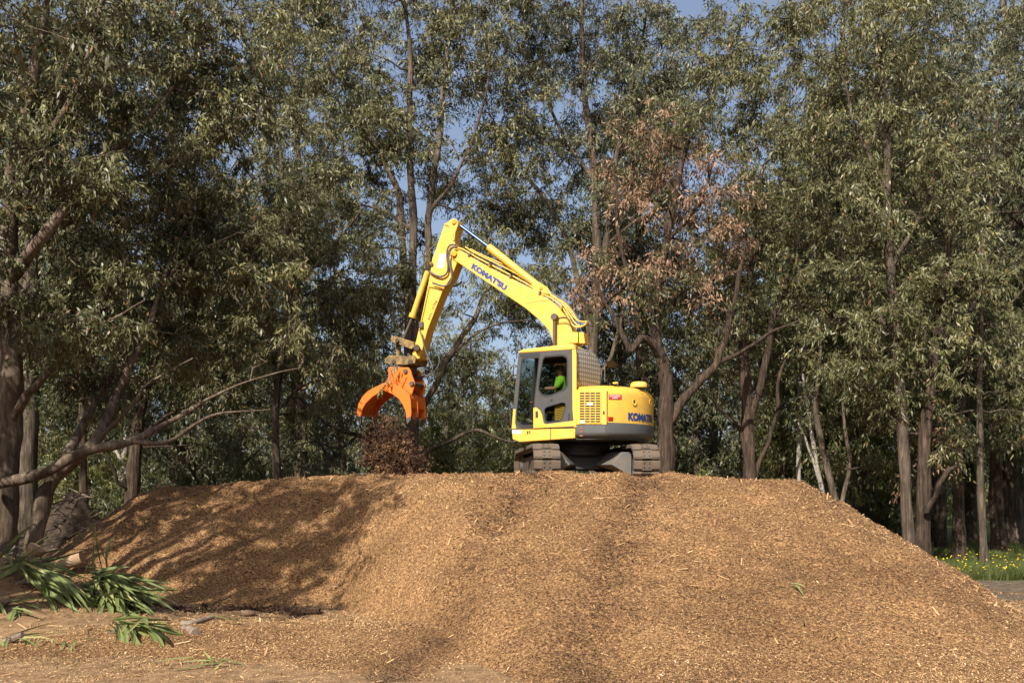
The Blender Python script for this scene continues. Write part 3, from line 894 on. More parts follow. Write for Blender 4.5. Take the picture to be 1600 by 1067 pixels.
px_tree('eucalyptus_tree', 'dark leaning trunk at the grass edge with drooping leaves above', 27, [
    [(1499, 876, .26), (1497, 770, .23), (1500, 660, .18), (1512, 550, .155), (1524, 440, .125), (1545, 330, .09), (1560, 190, .05)],
    [(1514, 530, .07), (1560, 490, .05), (1600, 450, .03)], [(1520, 460, .07), (1490, 380, .05), (1500, 300, .03)]],
    [(1520, 190, 80, 90, 2.2, 33), (1585, 120, 70, 90, 2.2, 28), (1500, 340, 70, 80, 2.2, 27), (1575, 370, 70, 90, 2.2, 30), (1505, 540, 60, 60, 2, 15), (1575, 560, 60, 80, 2, 23), (1500, 690, 60, 40, 1.8, 6), (1550, 700, 60, 40, 1.8, 7), (1500, 60, 80, 70, 2.2, 21), (1420, 30, 60, 50, 2, 12)], 25, BARK_R, LEAF_B, group=G_)
px_tree('eucalyptus_tree', 'thin grey trunk nearest the grass and yellow flowers', 25.5, [
    [(1538, 882, .14), (1533, 770, .115), (1530, 620, .09), (1536, 470, .06), (1550, 380, .04)]],
    [(1535, 480, 50, 50, 1.8, 11), (1560, 650, 50, 40, 1.6, 4), (1510, 610, 40, 40, 1.6, 3)], 26, BARK_D, LEAF_A, group=G_)
px_tree('eucalyptus_tree', 'broad almost black trunk at the far right beyond the thin grey one', 31, [
    [(1561, 863, .34), (1556, 760, .30), (1560, 640, .25), (1575, 480, .18), (1590, 320, .10)], [(1562, 640, .12), (1610, 560, .09), (1640, 480, .05)],
    [(1560, 690, .07), (1590, 662, .05, -.5), (1625, 668, .03, -.8)]],
    [(1600, 480, 70, 80, 2.2, 21), (1560, 420, 60, 80, 2, 17), (1600, 640, 60, 60, 2, 8), (1620, 250, 60, 80, 2, 17)], 27, BARK_R, LEAF_C, group=G_)

# wood behind: a few kinds of tree built once each, then copied
def random_tree(seed, height, spread, low, bark, leaf, nclump, per, L, Wd, crad, lean=0.0):
    rg = random.Random(seed)
    top = (lean * height, rg.uniform(-.5, .5), height)
    r0 = 0.016 * height + 0.04
    main = [(0, 0, 0, r0), (lean * height * .2, 0, height * .25, r0 * .85), (lean * height * .5, rg.uniform(-.3, .3), height * .5, r0 * .6), (lean * height * .8, rg.uniform(-.4, .4), height * .75, r0 * .38), (*top, r0 * .15)]
    stems = [main]
    for k in range(4):
        h = height * rg.uniform(max(low, .2), .7); a = rg.uniform(0, 6.28); l = spread * rg.uniform(.6, 1)
        c = (lean * h, 0, h)
        stems.append([(*c, r0 * .45), (c[0] + math.cos(a) * l * .4, math.sin(a) * l * .4, h + l * .35, r0 * .3), (c[0] + math.cos(a) * l, math.sin(a) * l, h + l * .9, r0 * .12)])
    blobs = []
    for k in range(7):
        h = height * (low + (1 - low) * (k + .5) / 7); a = rg.uniform(0, 6.28); q = spread * rg.uniform(.1, .5)
        w = spread * (0.75 + 0.35 * math.sin(math.pi * (k + .5) / 7))
        blobs.append((lean * h + math.cos(a) * q, math.sin(a) * q, h, w * .8, w * .8, height * (1 - low) / 6, nclump // 7))
    return tree_meshes('far_tree', seed, stems, blobs, bark, leaf, per=per, L=L, Wd=Wd, crad=crad, sep=0.6, twigs=8, twig_tubes=False)


protos = [random_tree(101, 13.5, 3.0, .22, BARK_D, LEAF_A, 130, 120, .25, .06, 1.0, .03),
          random_tree(102, 15.0, 3.4, .30, BARK_R, LEAF_C, 140, 120, .25, .06, 1.05, -.04),
          random_tree(103, 11.5, 2.8, .10, BARK_D, LEAF_B, 130, 120, .24, .058, .95, .05),
          random_tree(104, 9.0, 2.6, .06, BARK_P, LEAF_Y, 110, 120, .22, .055, .9, .0)]
tall = [random_tree(107, 21.0, 3.6, .30, BARK_D, LEAF_A, 250, 180, .20, .046, .85, .02), random_tree(108, 20.0, 3.8, .26, BARK_R, LEAF_B, 250, 180, .20, .046, .85, -.03)]
shrub = random_tree(105, 4.2, 2.0, .04, BARK_D, LEAF_Y, 70, 130, .19, .05, .75)
shrub2 = random_tree(106, 3.4, 2.0, .04, BARK_D, LEAF_B, 70, 130, .19, .05, .75)
rt = random.Random(5)
# (pixel column, distance, kind, scale)
FAR = [(20, 34, 1, .9), (110, 40, 2, .95), (190, 46, 3, 1.0), (270, 44, 2, .9), (370, 42, 0, .85), (455, 47, 3, .9), (540, 40, 2, .9), (590, 48, 0, 1.0), (690, 44, 2, .78), (745, 52, 3, .92), (720, 60, 0, 1.0),
       (830, 50, 2, .62), (880, 42, 2, .75), (985, 41, 1, .9), (1085, 38, 2, .95), (1110, 46, 0, 1.0), (1215, 40, 1, .95), (1290, 38, 0, 1.05), (1345, 36, 1, 1.0), (1380, 44, 2, 1.1), (1455, 40, 1, 1.1), (1520, 38, 0, 1.1), (1590, 42, 1, 1.1), (1640, 34, 0, 1.1),
       (60, 55, 0, 1.0), (160, 60, 3, 1.1), (330, 62, 2, 1.1), (420, 58, 3, 1.0), (500, 64, 0, 1.0), (640, 62, 3, .9), (790, 66, 2, .75), (940, 60, 3, .9), (1020, 62, 0, 1.05), (1160, 58, 2, 1.1), (1260, 64, 1, 1.2), (1420, 60, 2, 1.1), (1500, 56, 1, 1.1), (1570, 62, 0, 1.2), (-30, 44, 0, 1.0),
       (1470, 33, 1, .7), (1590, 36, 1, .9), (1620, 30, 0, 1.0)]
ZONES = [(90, 'behind the tree at the left edge'), (240, 'behind the left end of the pile'), (400, 'behind the pale forked tree'), (560, 'left of the orange grab'), (680, 'behind the grab'), (800, 'under the raised boom'),
         (1000, 'behind the excavator'), (1130, 'right of the excavator tail'), (1260, 'behind the skyline trunks'), (1400, 'behind the right shoulder of the mound'), (1530, 'behind the trunks by the grass'), (9999, 'at the right edge')]
FAR_KIND = ['olive eucalypt', 'tall dark eucalypt', 'grey-green low-crowned eucalypt', 'sunlit yellow-green tree']
SEEN = {}


def zone_label(kind, px, d):
    z = [n for lim, n in ZONES if px < lim][0]
    depth = 'nearer' if d < 42 else ('middle' if d < 54 else 'farther')
    return '%s %s, %s row' % (kind, z, depth)


def tell_apart(objs):
    """where two alike trees stand in the same row, say which is left and which is right"""
    by = {}
    for o in objs: by.setdefault(o['label'], []).append(o)
    for lab, os_ in by.items():
        os_.sort(key=lambda o: o.location.x / o.location.y)
        if len(os_) == 2: words = ['left one', 'right one']
        elif len(os_) == 3: words = ['left one', 'middle one', 'right one']
        else: continue
        for o, w in zip(os_, words): o['label'] = lab + ', ' + w


BG = []
for px, d, k, s_ in FAR:
    p = W(px, HY, d)
    z = float(ground_h(np.array(p.x), np.array(d)))
    BG.append(put_tree('background_tree', zone_label(FAR_KIND[k], px, d), protos[k], (p.x, d, z - .05), rt.uniform(0, 6.28), s_ * rt.uniform(.92, 1.08), group='trees in the wood behind, kind %d' % (k + 1)))
for q, (px, d, s_) in enumerate([(40, 31, .95), (275, 36, .95), (470, 38, .95), (1010, 37, .95), (1330, 36, 1.0), (1450, 38, 1.0), (1580, 36, 1.05)]):
    p = W(px, HY, d)
    z = float(ground_h(np.array(p.x), np.array(d)))
    BG.append(put_tree('background_tree', zone_label(['very tall olive eucalypt', 'very tall grey-green eucalypt'][q % 2], px, d), tall[q % 2], (p.x, d, z - .05), rt.uniform(0, 6.28), s_, group='very tall trees in the wood behind'))
for q in range(46):
    px = -60 + 1700 * (q + rt.random()) / 46
    d = rt.choice([33, 38, 44, 52, 62, 75]) + rt.uniform(-2, 2)
    if px > 1380 and d < 58: d += 30
    p = W(px, HY, d)
    k = q % 2
    s_ = rt.uniform(.7, 1.2) * (1.0 if d < 50 else 1.5)
    z = float(ground_h(np.array(p.x), np.array(d)))
    BG.append(put_tree('shrub', zone_label(['yellow-green bushy shrub', 'grey-green bushy shrub'][k], px, d), [shrub, shrub2][k], (p.x, d, z - .05), rt.uniform(0, 6.28), s_, group='understory shrubs, kind %d' % (k + 1), cat='shrub'))
tell_apart(BG)

# ------------------------------------------------------------------ excavator
YAW = R(22)                                         # the house looks to the left of the picture and away from the camera
MC = Vector((1.42, 20.0, 2.12))                     # swing centre on the top of the mound
FV = Vector((-math.cos(YAW), math.sin(YAW)))
LV = Vector((-math.sin(YAW), -math.cos(YAW)))
ex = empty('excavator', MC, math.pi - YAW)
tag(ex, 'yellow tracked excavator with an orange grab, standing on top of the mulch pile', 'excavator')


def M(px, py, lat):
    """machine coordinates (u forward, z up) of the point at sideways offset lat seen at photo pixel (px, py)"""
    rx, rz = (px - HX) / FPX, -(py - HY) / FPX
    t = (lat + LV.x * MC.x + LV.y * MC.y) / (LV.x * rx + LV.y)
    dx, dy = rx * t - MC.x, t - MC.y
    return (FV.x * dx + FV.y * dy, EYE + rz * t - MC.z)


def M3(px, py, lat):
    u, z = M(px, py, lat)
    return Vector((u, lat, z))


def ML(pts, lat):
    return [M(x, y, lat) for x, y in pts]


SIDE, TAIL = 1.20, 1.48
U_ARC = -math.sqrt(TAIL ** 2 - SIDE ** 2)


def surf(px, py, off=0.0):
    """point on the outer skin of the house (flat side, then round tail) seen at a photo pixel"""
    u, z = M(px, py, SIDE + off)
    if u > U_ARC:
        return Vector((u, SIDE + off, z))
    rx, rz = (px - HX) / FPX, -(py - HY) / FPX
    d = Vector((rx, 1.0)); c = Vector((MC.x, MC.y)); rr = TAIL + off
    a = d.dot(d); b = -2 * d.dot(c); cc = c.dot(c) - rr * rr
    disc = max(0.0, b * b - 4 * a * cc)
    t = (-b - math.sqrt(disc)) / (2 * a)
    q = d * t - c
    return Vector((FV.dot(q), LV.dot(q), EYE + rz * t - MC.z))


def zof(py, lat=SIDE, px=900):
    return M(px, py, lat)[1]


def ring_plan(inset, u0):
    r_ = TAIL - inset; s_ = SIDE - inset
    ph0 = math.asin(min(1, s_ / r_))
    pts = [(u0, s_), ((u0 - r_ * math.cos(ph0)) / 2, s_)]
    for k in range(25):
        a = ph0 - 2 * ph0 * k / 24
        pts.append((-r_ * math.cos(a), r_ * math.sin(a)))
    pts += [((u0 - r_ * math.cos(ph0)) / 2, -s_), (u0, -s_)]
    return pts


def tail_loft(name, mat, levels, u0, parent):
    mb = MB()
    mb.loft([[(u, l, z) for u, l in ring_plan(i, u0)] for z, i in levels])
    return mb.build(name, mat, parent, 0, 32)


U_CAB = M(899.5, 640, SIDE)[0]                      # where the cab ends and the engine hood begins
zb, zg, zt_, zs = zof(685), zof(659.5, SIDE, 960), zof(599, SIDE, 950), zof(612, SIDE, 950)

# undercarriage, in its own direction
B_ = R(6)
UC = Matrix.Rotation(R(96) - (math.pi - YAW), 4, 'Z')


def uc(t, s, z):
    return UC @ Vector((t, s, z))


TR, TL, GAUGE, SHOE_W = 0.315, 1.40, 0.95, 0.50      # roller radius, half straight length, half gauge, shoe width


def track_path(n):
    per = 4 * TL + 2 * math.pi * TR
    out = []
    for k in range(n):
        s = (k + 0.25) / n * per
        if s < 2 * TL: out.append((-TL + s, 2 * TR, 0.0))
        elif s < 2 * TL + math.pi * TR:
            a = (s - 2 * TL) / TR; out.append((TL + TR * math.sin(a), TR + TR * math.cos(a), -a))
        elif s < 4 * TL + math.pi * TR: out.append((TL - (s - 2 * TL - math.pi * TR), 0.0, math.pi))
        else:
            a = (s - 4 * TL - math.pi * TR) / TR; out.append((-TL - TR * math.sin(a), TR - TR * math.cos(a), math.pi - a))
    return out


shoe = MB()
hw, hp = SHOE_W / 2, 0.094
sec = [(-hp, -0.02), (hp, -0.02), (hp, 0.012), (hp * 0.80, 0.05), (-hp * 0.62, 0.055), (-hp, 0.025)]
for y0, y1, k in ((-hw, -0.09, 0), (0.09, hw, 0)):
    vs = []
    for yy, f in ((y0, 0.8 if y0 < 0 else 1.0), (y1, 1.0 if y0 < 0 else 0.8)):
        vs += [(x * (0.94 if f < 1 else 1), yy, z * f if z > 0 else z) for x, z in sec]
    n = len(sec)
    shoe.add(vs, [tuple(range(n)), tuple(range(2 * n - 1, n - 1, -1))] + [(i, (i + 1) % n, (i + 1) % n + n, i + n) for i in range(n)])
shoe.box((0, 0, 0.012), (hp * 1.9, 0.18, 0.064))
for bx_ in (-0.042, 0.042):
    for by_ in (-0.052, 0.052):
        shoe.tube([(bx_, by_, 0.040), (bx_, by_, 0.0475)], 0.0165, 8, True, 1)
shoe_me = shoe.mesh('shoe', [MT['shoe'], MT['black']], 30)
for side in (1, -1):
    tf = MB()
    # side frame, rollers, idler and sprocket of one track
    tf.add([uc(t, side * GAUGE + s, z) for t, s, z in [(-1.3, -.13, .18), (1.3, -.13, .18), (1.3, .13, .18), (-1.3, .13, .18), (-1.15, -.1, .50), (1.15, -.1, .50), (1.15, .1, .50), (-1.15, .1, .50)]],
           [(0, 3, 2, 1), (4, 5, 6, 7), (0, 1, 5, 4), (1, 2, 6, 5), (2, 3, 7, 6), (3, 0, 4, 7)])
    for t in (-1.36, 1.36):
        tf.tube([uc(t, side * GAUGE - .11, TR), uc(t, side * GAUGE + .11, TR)], 0.26, 20)
        tf.tube([uc(t, side * GAUGE - .17, TR), uc(t, side * GAUGE + .17, TR)], 0.12, 14)
    for k in range(6):
        t = -1.0 + 0.4 * k
        tf.tube([uc(t, side * GAUGE - .15, .12), uc(t, side * GAUGE + .15, .12)], 0.09, 12)
    # chain of links behind the shoes
    path = track_path(60)
    ch = [uc(t, side * GAUGE, z) for t, z, a in path]
    for off in (-.08, .08):
        pts = [uc(t * 0.985, side * GAUGE + off, TR + (z - TR) * 0.93) for t, z, a in path]
        tf.tube(pts + [pts[0]], 0.032, 5, False)
    t_o = tf.build('track', MT['dark_metal'], ex, 0.006, 35, 1)
    for t, z, a in track_path(38):
        o = link('track_shoe', shoe_me, t_o)
        o.matrix_local = Matrix.Translation(uc(t, side * GAUGE, z)) @ UC @ Matrix.Rotation(-a, 4, 'Y')
cbm = MB()
cbm.add([uc(*p) for p in [(-.5, -.75, .22), (.5, -.75, .22), (.5, .75, .22), (-.5, .75, .22), (-.42, -.7, .58), (.42, -.7, .58), (.42, .7, .58), (-.42, .7, .58)]],
        [(0, 3, 2, 1), (4, 5, 6, 7), (0, 1, 5, 4), (1, 2, 6, 5), (2, 3, 7, 6), (3, 0, 4, 7)])
cbm.tube([(0, 0, .5), (0, 0, .72)], 0.60, 32)
cbm.tube([(0, 0, .70), (0, 0, .80)], 0.52, 32)
cbm.build('carbody', MT['black'], ex, 0.012)  # black colour stands in for the deep shade under the house
for st in (-1, 1):
    for side in (1, -1):
        leg = MB()
        q = [(st * .80, .42, .27), (st * .80, .50, .40), (st * 1.02, .80, .52), (st * 1.12, .84, .46), (st * 1.12, .84, .08), (st * .98, .74, .10)]
        a_ = [uc(t, side * s, z) for t, s, z in [(st * 1.12, .40, .30), (st * 1.12, .62, .54), (st * 1.12, .80, .54), (st * 1.12, .80, .06)]]
        b_ = [uc(t, side * s, z) for t, s, z in [(st * .50, .20, .30), (st * .50, .45, .56), (st * .50, .80, .56), (st * .50, .80, .12)]]
        leg.loft([a_, b_])
        leg.build('carbody_leg', MT['frame_grey'], ex, 0.01, 30, 1)

# house: deck, skirt, counterweight band and hood
deck = MB()
deck.loft([[(u, l, z) for u, l in [(0.95, 1.1), (-0.5, 1.1)] + ring_plan(0.12, U_CAB)[2:-2] + [(-0.5, -1.1), (0.95, -1.1)]] for z in (zb - 0.02, zb + 0.10)])
deck.tube([(0, 0, .78), (0, 0, zb)], 0.56, 32)
deck.build('deck', MT['charcoal'], ex, 0.01)
sk = MB()
skirt = [(799, 670), (800, 686), (811, 690.5), (898, 684.5), (898.4, 666), (845, 668.5), (806, 670)]
sk.prism(ML(skirt, SIDE), SIDE - 0.02, -SIDE)
sk_o = sk.build('side_skirt', MT['yellow'], ex, 0.015)
seam = MB(); seam.prism(ML([(859.5, 668), (860.5, 668), (860.5, 687), (859.5, 687)], SIDE), SIDE - 0.03, SIDE - 0.014); seam.build('panel_seam', MT['ink'], sk_o)
for nm, mt, q in (('white_sticker', 'white', [(800, 671.5), (814, 671.5), (814, 677.5), (800, 677.5)]), ('latch', 'ink', [(823, 673), (825, 673), (825, 678), (823, 678)]), ('latch', 'ink', [(826.5, 672.5), (828, 672.5), (828, 677), (826.5, 677)])):
    s_ = MB(); s_.prism(ML(q, SIDE), SIDE - 0.03, SIDE - 0.012); s_.build(nm, MT[mt], sk_o)
cw_o = tail_loft('counterweight', MT['grey'], [(zb - 0.005, .16), (zb + 0.035, .05), (zb + 0.08, .012), (zb + 0.12, 0.0), (zg, 0.0)], U_CAB, ex)
hood_o = tail_loft('engine_hood', MT['yellow'], [(zg + 0.002, 0.004), (zs - 0.06, 0.008), (zs, .022), (zs + 0.05, .05), (zt_ - 0.075, .09), (zt_ - 0.03, .15), (zt_ - 0.008, .24), (zt_, .36)], U_CAB, ex)
# right-hand tank and tool box in front of the hood
rb = MB()
rb.prism([(U_CAB + .02, zb), (1.0, zb), (1.0, zb + .55), (.75, zb + .75), (U_CAB + .02, zt_ - .05)], -0.42, -SIDE + .01)
rb.build('tank_box', MT['yellow'], ex, 0.03)


def panel(name, mat, px0, px1, py0, py1, off0, off1, parent, nx=6, bevel=0.0):
    """a sheet that follows the skin of the house"""
    mb = MB(); rings = []
    for k in range(nx + 1):
        x = px0 + (px1 - px0) * k / nx
        rings.append([surf(x, py0, off0), surf(x, py0, off1), surf(x, py1, off1), surf(x, py1, off0)])
    mb.loft(rings)
    return mb.build(name, mat, parent, bevel, 35)


door_o = panel('engine_door', MT['yellow'], 900.6, 948, 609, 663, -0.01, 0.012, hood_o, 8, 0.004)
panel('grille_opening', MT['black'], 905, 939, 612, 661.5, 0.0, 0.0145, door_o, 8)
gr = MB()
for k in range(13):
    y = 612.5 + 48 * k / 12
    rings = [[surf(905 + 34 * j / 6, y - .75, .012), surf(905 + 34 * j / 6, y - .75, .026), surf(905 + 34 * j / 6, y + .75, .026), surf(905 + 34 * j / 6, y + .75, .012)] for j in range(7)]
    gr.loft(rings)
for k in range(5):
    x = 905.5 + 33 * k / 4
    gr.loft([[surf(x - .6, y, .014), surf(x - .6, y, .029), surf(x + .6, y, .029), surf(x + .6, y, .014)] for y in (612, 661.5)])
gr.build('grille', MT['yellow'], door_o)
panel('tow_sticker', MT['white'], 917, 926, 629.5, 633, .03, .032, door_o, 2)
panel('tow_sticker', MT['white'], 907, 914, 657, 661, .03, .032, door_o, 2)
panel('door_lock', MT['ink'], 942, 944.6, 642, 647, .01, .016, door_o, 1)
panel('door_seam', MT['ink'], 948.2, 949, 609.5, 662, -.002, .006, hood_o, 1)
panel('warning_sign', MT['red'], 951, 971, 616.2, 623.2, .0, .009, hood_o, 4)
panel('reflector', MT['dark_red'], 950.2, 957.8, 651.2, 657, .0, .012, hood_o, 2)
for x, w in ((991, 3.4), (1016, 1.3)):                       # lifting-eye recesses
    e = MB()
    cen = surf(x, 628.5); nrm = (Vector((cen.x, cen.y, 0))).normalized() if cen.x < U_ARC else Vector((0, 1, 0))
    tv = Vector((0, 0, 1)).cross(nrm)
    rings = []
    for rr, dep in ((.062, .004), (.055, .012), (.042, .004), (.03, -.006)):
        rings.append([cen + (tv * math.cos(a) * rr + Vector((0, 0, 1)) * math.sin(a) * rr * 1.15) + nrm * dep for a in [2 * math.pi * k / 20 for k in range(20)]])
    e.loft(rings)
    eo = e.build('lifting_eye', MT['yellow'], hood_o)
    h_ = MB(); h_.tube([cen - nrm * .002 + Vector((0, 0, .012)), cen + nrm * .008 + Vector((0, 0, .012))], .024, 12); h_.build('eye_hole', MT['ink'], eo)
rust = MB()
for y in (668.5, 674, 680.5):
    rust.loft([[surf(x, y - h_, .003), surf(x, y - h_, .006), surf(x, y + h_, .006), surf(x, y + h_, .003)] for x, h_ in ((905, .4), (908, 1.5), (911, .6))])
rust.build('rust_spot', plain('rust', (0.26, 0.10, 0.045), .9), cw_o)
cap = MB()
cc_ = surf(998, 601, -.16)
cap.loft([[cc_ + Vector((.17 * a * k, .11 * b * k, z)) for a, b in [(math.cos(q), math.sin(q)) for q in [2 * math.pi * i / 14 for i in range(14)]]] for z, k in ((-.05, 1.0), (.01, 1.0), (.045, .85), (.06, .5))])
cap.build('rear_camera_cover', MT['yellow'], hood_o, 0, 60)
cap2 = MB(); cap2.box(M3(962, 598.5, .9), (.1, .08, .03)); cap2.build('hood_catch', MT['yellow'], hood_o, .006)


def text_mesh(body, bold=0.0):
    cu = bpy.data.curves.new('t', 'FONT'); cu.body = body; cu.size = 1.0; cu.offset = bold; cu.resolution_u = 3
    ob = bpy.data.objects.new('t', cu); COL.objects.link(ob)
    bpy.context.view_layer.update()
    me = bpy.data.meshes.new_from_object(ob.evaluated_get(bpy.context.evaluated_depsgraph_get()))
    bpy.data.objects.remove(ob); bpy.data.curves.remove(cu)
    v = np.array([p.co[:] for p in me.vertices]); f = [tuple(p.vertices) for p in me.polygons]
    bpy.data.meshes.remove(me)
    v[:, 0] -= v[:, 0].min(); v[:, 1] -= v[:, 1].min()
    v[:, 0] /= v[:, 0].max(); v[:, 1] /= v[:, 1].max()
    return v, f


def lettering(name, body, fn, mat, parent, bold=0.0):
    """fn maps (0..1 along, 0..1 up) to a machine point"""
    v, f = text_mesh(body, bold)
    mb = MB(); mb.add([fn(p[0], p[1]) for p in v], f)
    return mb.build(name, mat, parent, 0, None)


def flat_fn(p0, p1, pu, lat):
    a, b, c = M3(*p0, lat), M3(*p1, lat), M3(*pu, lat)
    return lambda s, t: a + (b - a) * s + (c - a) * t


# maker's name round the tail: equal steps along the skin
def tail_fn(s, t):
    a0 = surf(981.5, 654, .003); a = math.atan2(a0.y, -a0.x) - s * 0.92 / TAIL
    z = zof(654.2, SIDE, 985) + t * (zof(641.2, SIDE, 985) - zof(654.2, SIDE, 985))
    r_ = TAIL + .003
    return Vector((-r_ * math.cos(a), r_ * math.sin(a), z))


lettering('lettering', "KOMATSU", tail_fn, MT['blue'], hood_o, 0.06)
lettering('lettering', "A I", lambda s, t: surf(999 + 8.5 * s, 612 - 5.5 * t, -.012), MT['ink'], hood_o, 0.02)
lettering('lettering', "LEFT HAND", lambda s, t: surf(952.6 + 16.6 * s, 619.4 - 2.3 * t, .011), MT['white'], hood_o, 0.02)
lettering('lettering', "DRIVE", lambda s, t: surf(957 + 8 * s, 622.6 - 2.3 * t, .011), MT['white'], hood_o, 0.02)

# cab
C0, C1 = 0.26, SIDE
outer = [(810, 552), (898.5, 546), (900, 556), (900, 668.2), (806.5, 670), (799.5, 669.5), (803.5, 615)]
hole_f = [(815, 562), (818, 558), (843, 556), (840, 585), (835, 627), (833, 666), (816, 666.5), (808, 661), (806.5, 655), (810, 615)]
hole_u = [(848, 561), (851, 556.5), (880, 554.5), (886, 558), (887, 563), (886.8, 602), (882, 609), (859, 618.5), (851, 619), (845, 616), (841, 608), (843, 590)]
hole_l = [(853, 636), (878, 628.5), (883, 629), (884, 632), (882.5, 640), (877.5, 655.5), (874, 657.5), (855, 660), (851.5, 657), (850, 640)]
cb = MB()
cb.plate(ML(outer, C1), [ML(hole_f, C1), ML(hole_u, C1), ML(hole_l, C1)], C1 - .045, C1)
cab_o = cb.build('cab', MT['charcoal'], ex, 0.006, 35, 1)
ins = lambda h, k: [(sum(p[0] for p in h) / len(h) + (x - sum(p[0] for p in h) / len(h)) * k, sum(p[1] for p in h) / len(h) + (y - sum(p[1] for p in h) / len(h)) * k) for x, y in h]
for h in (hole_f, hole_u, hole_l):
    g_ = MB(); q_ = ML(ins(h, .985), C1); g_.add([(u, C1 - .03, z) for u, z in q_], [tuple(range(len(q_)))]); g_.build('window_pane', MT['glass'], cab_o)
    s_ = MB(); s_.plate(ML(ins(h, 1.035), C1), [ML(ins(h, .95), C1)], C1 - .02, C1 + .004); s_.build('window_seal', MT['black'], cab_o)
# far side wall with its big window, seen through the near one
ou = ML(outer, C1); rest = [M(820, 560, C1), M(890, 556, C1), M(890, 640, C1), M(815, 640, C1)]
fw = MB(); fw.plate(ou, [rest], C0, C0 + .045); fw.build('far_side_frame', MT['charcoal'], cab_o)
g_ = MB(); g_.add([(u, C0 + .02, z) for u, z in rest], [(0, 1, 2, 3)]); g_.build('window_pane', MT['glass'], cab_o)
uf = max(p[0] for p in ou); zf0, zf1 = zof(669), zof(551)
g_ = MB(); a, b = M(806, 650, C1), M(811, 556, C1)
g_.add([(a[0] + .01, C0 + .05, a[1]), (a[0] + .01, C1 - .05, a[1]), (b[0] + .01, C1 - .05, b[1]), (b[0] + .01, C0 + .05, b[1])], [(0, 1, 2, 3)])
g_.build('windscreen', MT['glass'], cab_o)
rf = MB()
rf.prism(ML([(809.5, 552), (811, 548), (816, 545.8), (885, 537.5), (893, 536.5), (897.5, 538.5), (899.8, 545.5), (890, 547)], C1), C0, C1 + .006)
rf.build('cab_roof', MT['yellow'], cab_o, 0.03, 35, 3)
pl = MB(); pl.prism(ML([(894, 546.5), (899.9, 545.2), (900.8, 556), (900.8, 667.5), (897, 667.8), (894.5, 640)], C1), C1 - .04, C1 + .008); pl.build('rear_pillar', MT['yellow'], cab_o, .008)
pl = MB(); pl.prism(ML([(802.2, 639), (805.8, 639), (804.8, 660), (807, 669.9), (799.4, 669.8)], C1), C1 - .03, C1 + .008); pl.build('front_pillar', MT['yellow'], cab_o, .005)
dr = MB(); dr.prism(ML([(833.5, 637), (838, 636.6), (844, 641), (847.5, 649), (849.5, 661), (853, 662.8), (895, 657.5), (898.5, 657), (898.5, 666), (846, 668.6), (833.5, 669)], C1), C1 - .02, C1 + .012)
dr_o = dr.build('door_panel', MT['yellow'], cab_o, .006)
hd = MB(); hd.prism(ML([(837, 642.5), (841, 642.5), (841, 652.5), (837, 652.5)], C1), C1, C1 + .02); hd.build('door_handle', MT['ink'], dr_o, .004)
hd = MB(); hd.prism(ML([(887.5, 646), (890, 645.5), (890, 656), (887.5, 656.5)], C1), C1 - .01, C1 + .01); hd.build('door_latch', MT['ink'], cab_o, .003)
hd = MB(); hd.prism(ML([(860, 623.5), (863, 623), (863, 626), (860, 626.5)], C1), C1 - .01, C1 + .012); hd.build('door_latch', MT['ink'], cab_o, .003)
# visor slot over the front window
vs_ = MB(); vs_.prism(ML([(812, 553.5), (843, 550.5), (843, 555), (813, 558)], C1), C1 - .02, C1 + .003); vs_.build('roof_slot', MT['black'], cab_o)
# yellow slatted cover seen in the lower window
lv = MB()
for k in range(10):
    y = 632 + 2.6 * k
    lv.prism(ML([(864.5, y + 1.2), (880.5 - .25 * k, y - 1.0), (880.5 - .25 * k, y + .6), (864.5, y + 2.8)], C1), C1 - .14, C1 - .08)
lv.build('slatted_cover', MT['yellow'], cab_o)
fl = MB(); fl.prism(ML([(808, 660), (898, 655), (898, 668), (808, 669)], C1), C0 + .05, C1 - .05); fl.build('cab_floor', MT['black'], cab_o)
con = MB(); con.prism(ML([(866, 658), (866, 628), (890, 622), (890, 658)], C1), C0 + .06, C1 - .2); con.build('console', MT['seat'], cab_o, .02)
# seat, levers, wiper
st = MB(); sl = .74
pu, pz = M(877, 621, sl)
st.prism([(pu - .2, pz - .26), (pu + .30, pz - .26), (pu + .34, pz - .13), (pu - .18, pz - .13)], sl - .24, sl + .24)
st.prism([(pu - .30, pz - .2), (pu - .15, pz - .12), (pu - .17, pz + .42), (pu - .29, pz + .42)], sl - .23, sl + .23)
st.prism([(pu - .29, pz + .45), (pu - .2, pz + .45), (pu - .2, pz + .64), (pu - .28, pz + .63)], sl - .12, sl + .12)
seat_o = st.build('seat', MT['seat'], cab_o, .04, 35, 3)
dz_seat = 0.0
wp = MB(); wp.tube([M3(835, 628, 1.12), M3(826, 627, 1.12), M3(810, 626, 1.14)], .008, 6); wp.build('grab_rail', MT['black'], cab_o)
wp = MB(); wp.tube([M3(829, 628.5, 1.13), M3(832.5, 629.5, 1.13)], .022, 8); wp.build('red_lever_knob', MT['dark_red'], cab_o)
wp = MB(); wp.tube([M3(836, 627, 1.1), M3(832, 638, 1.08), M3(826, 650, 1.06)], .007, 6); wp.build('lever', MT['black'], cab_o)
wp = MB(); wp.prism(ML([(822, 655), (825, 653), (834, 659), (834, 664), (826, 661)], 1.0), .8, 1.0); wp.build('foot_pedal', MT['steel'], cab_o, .01)
mr = MB(); mr.prism(ML([(797, 637), (799, 637), (799, 664), (797, 664)], 1.0), .96, 1.0); mr.tube([M3(798, 640, .98), M3(803, 640, 1.1)], .01, 6); mr.build('front_handrail', MT['black'], cab_o)
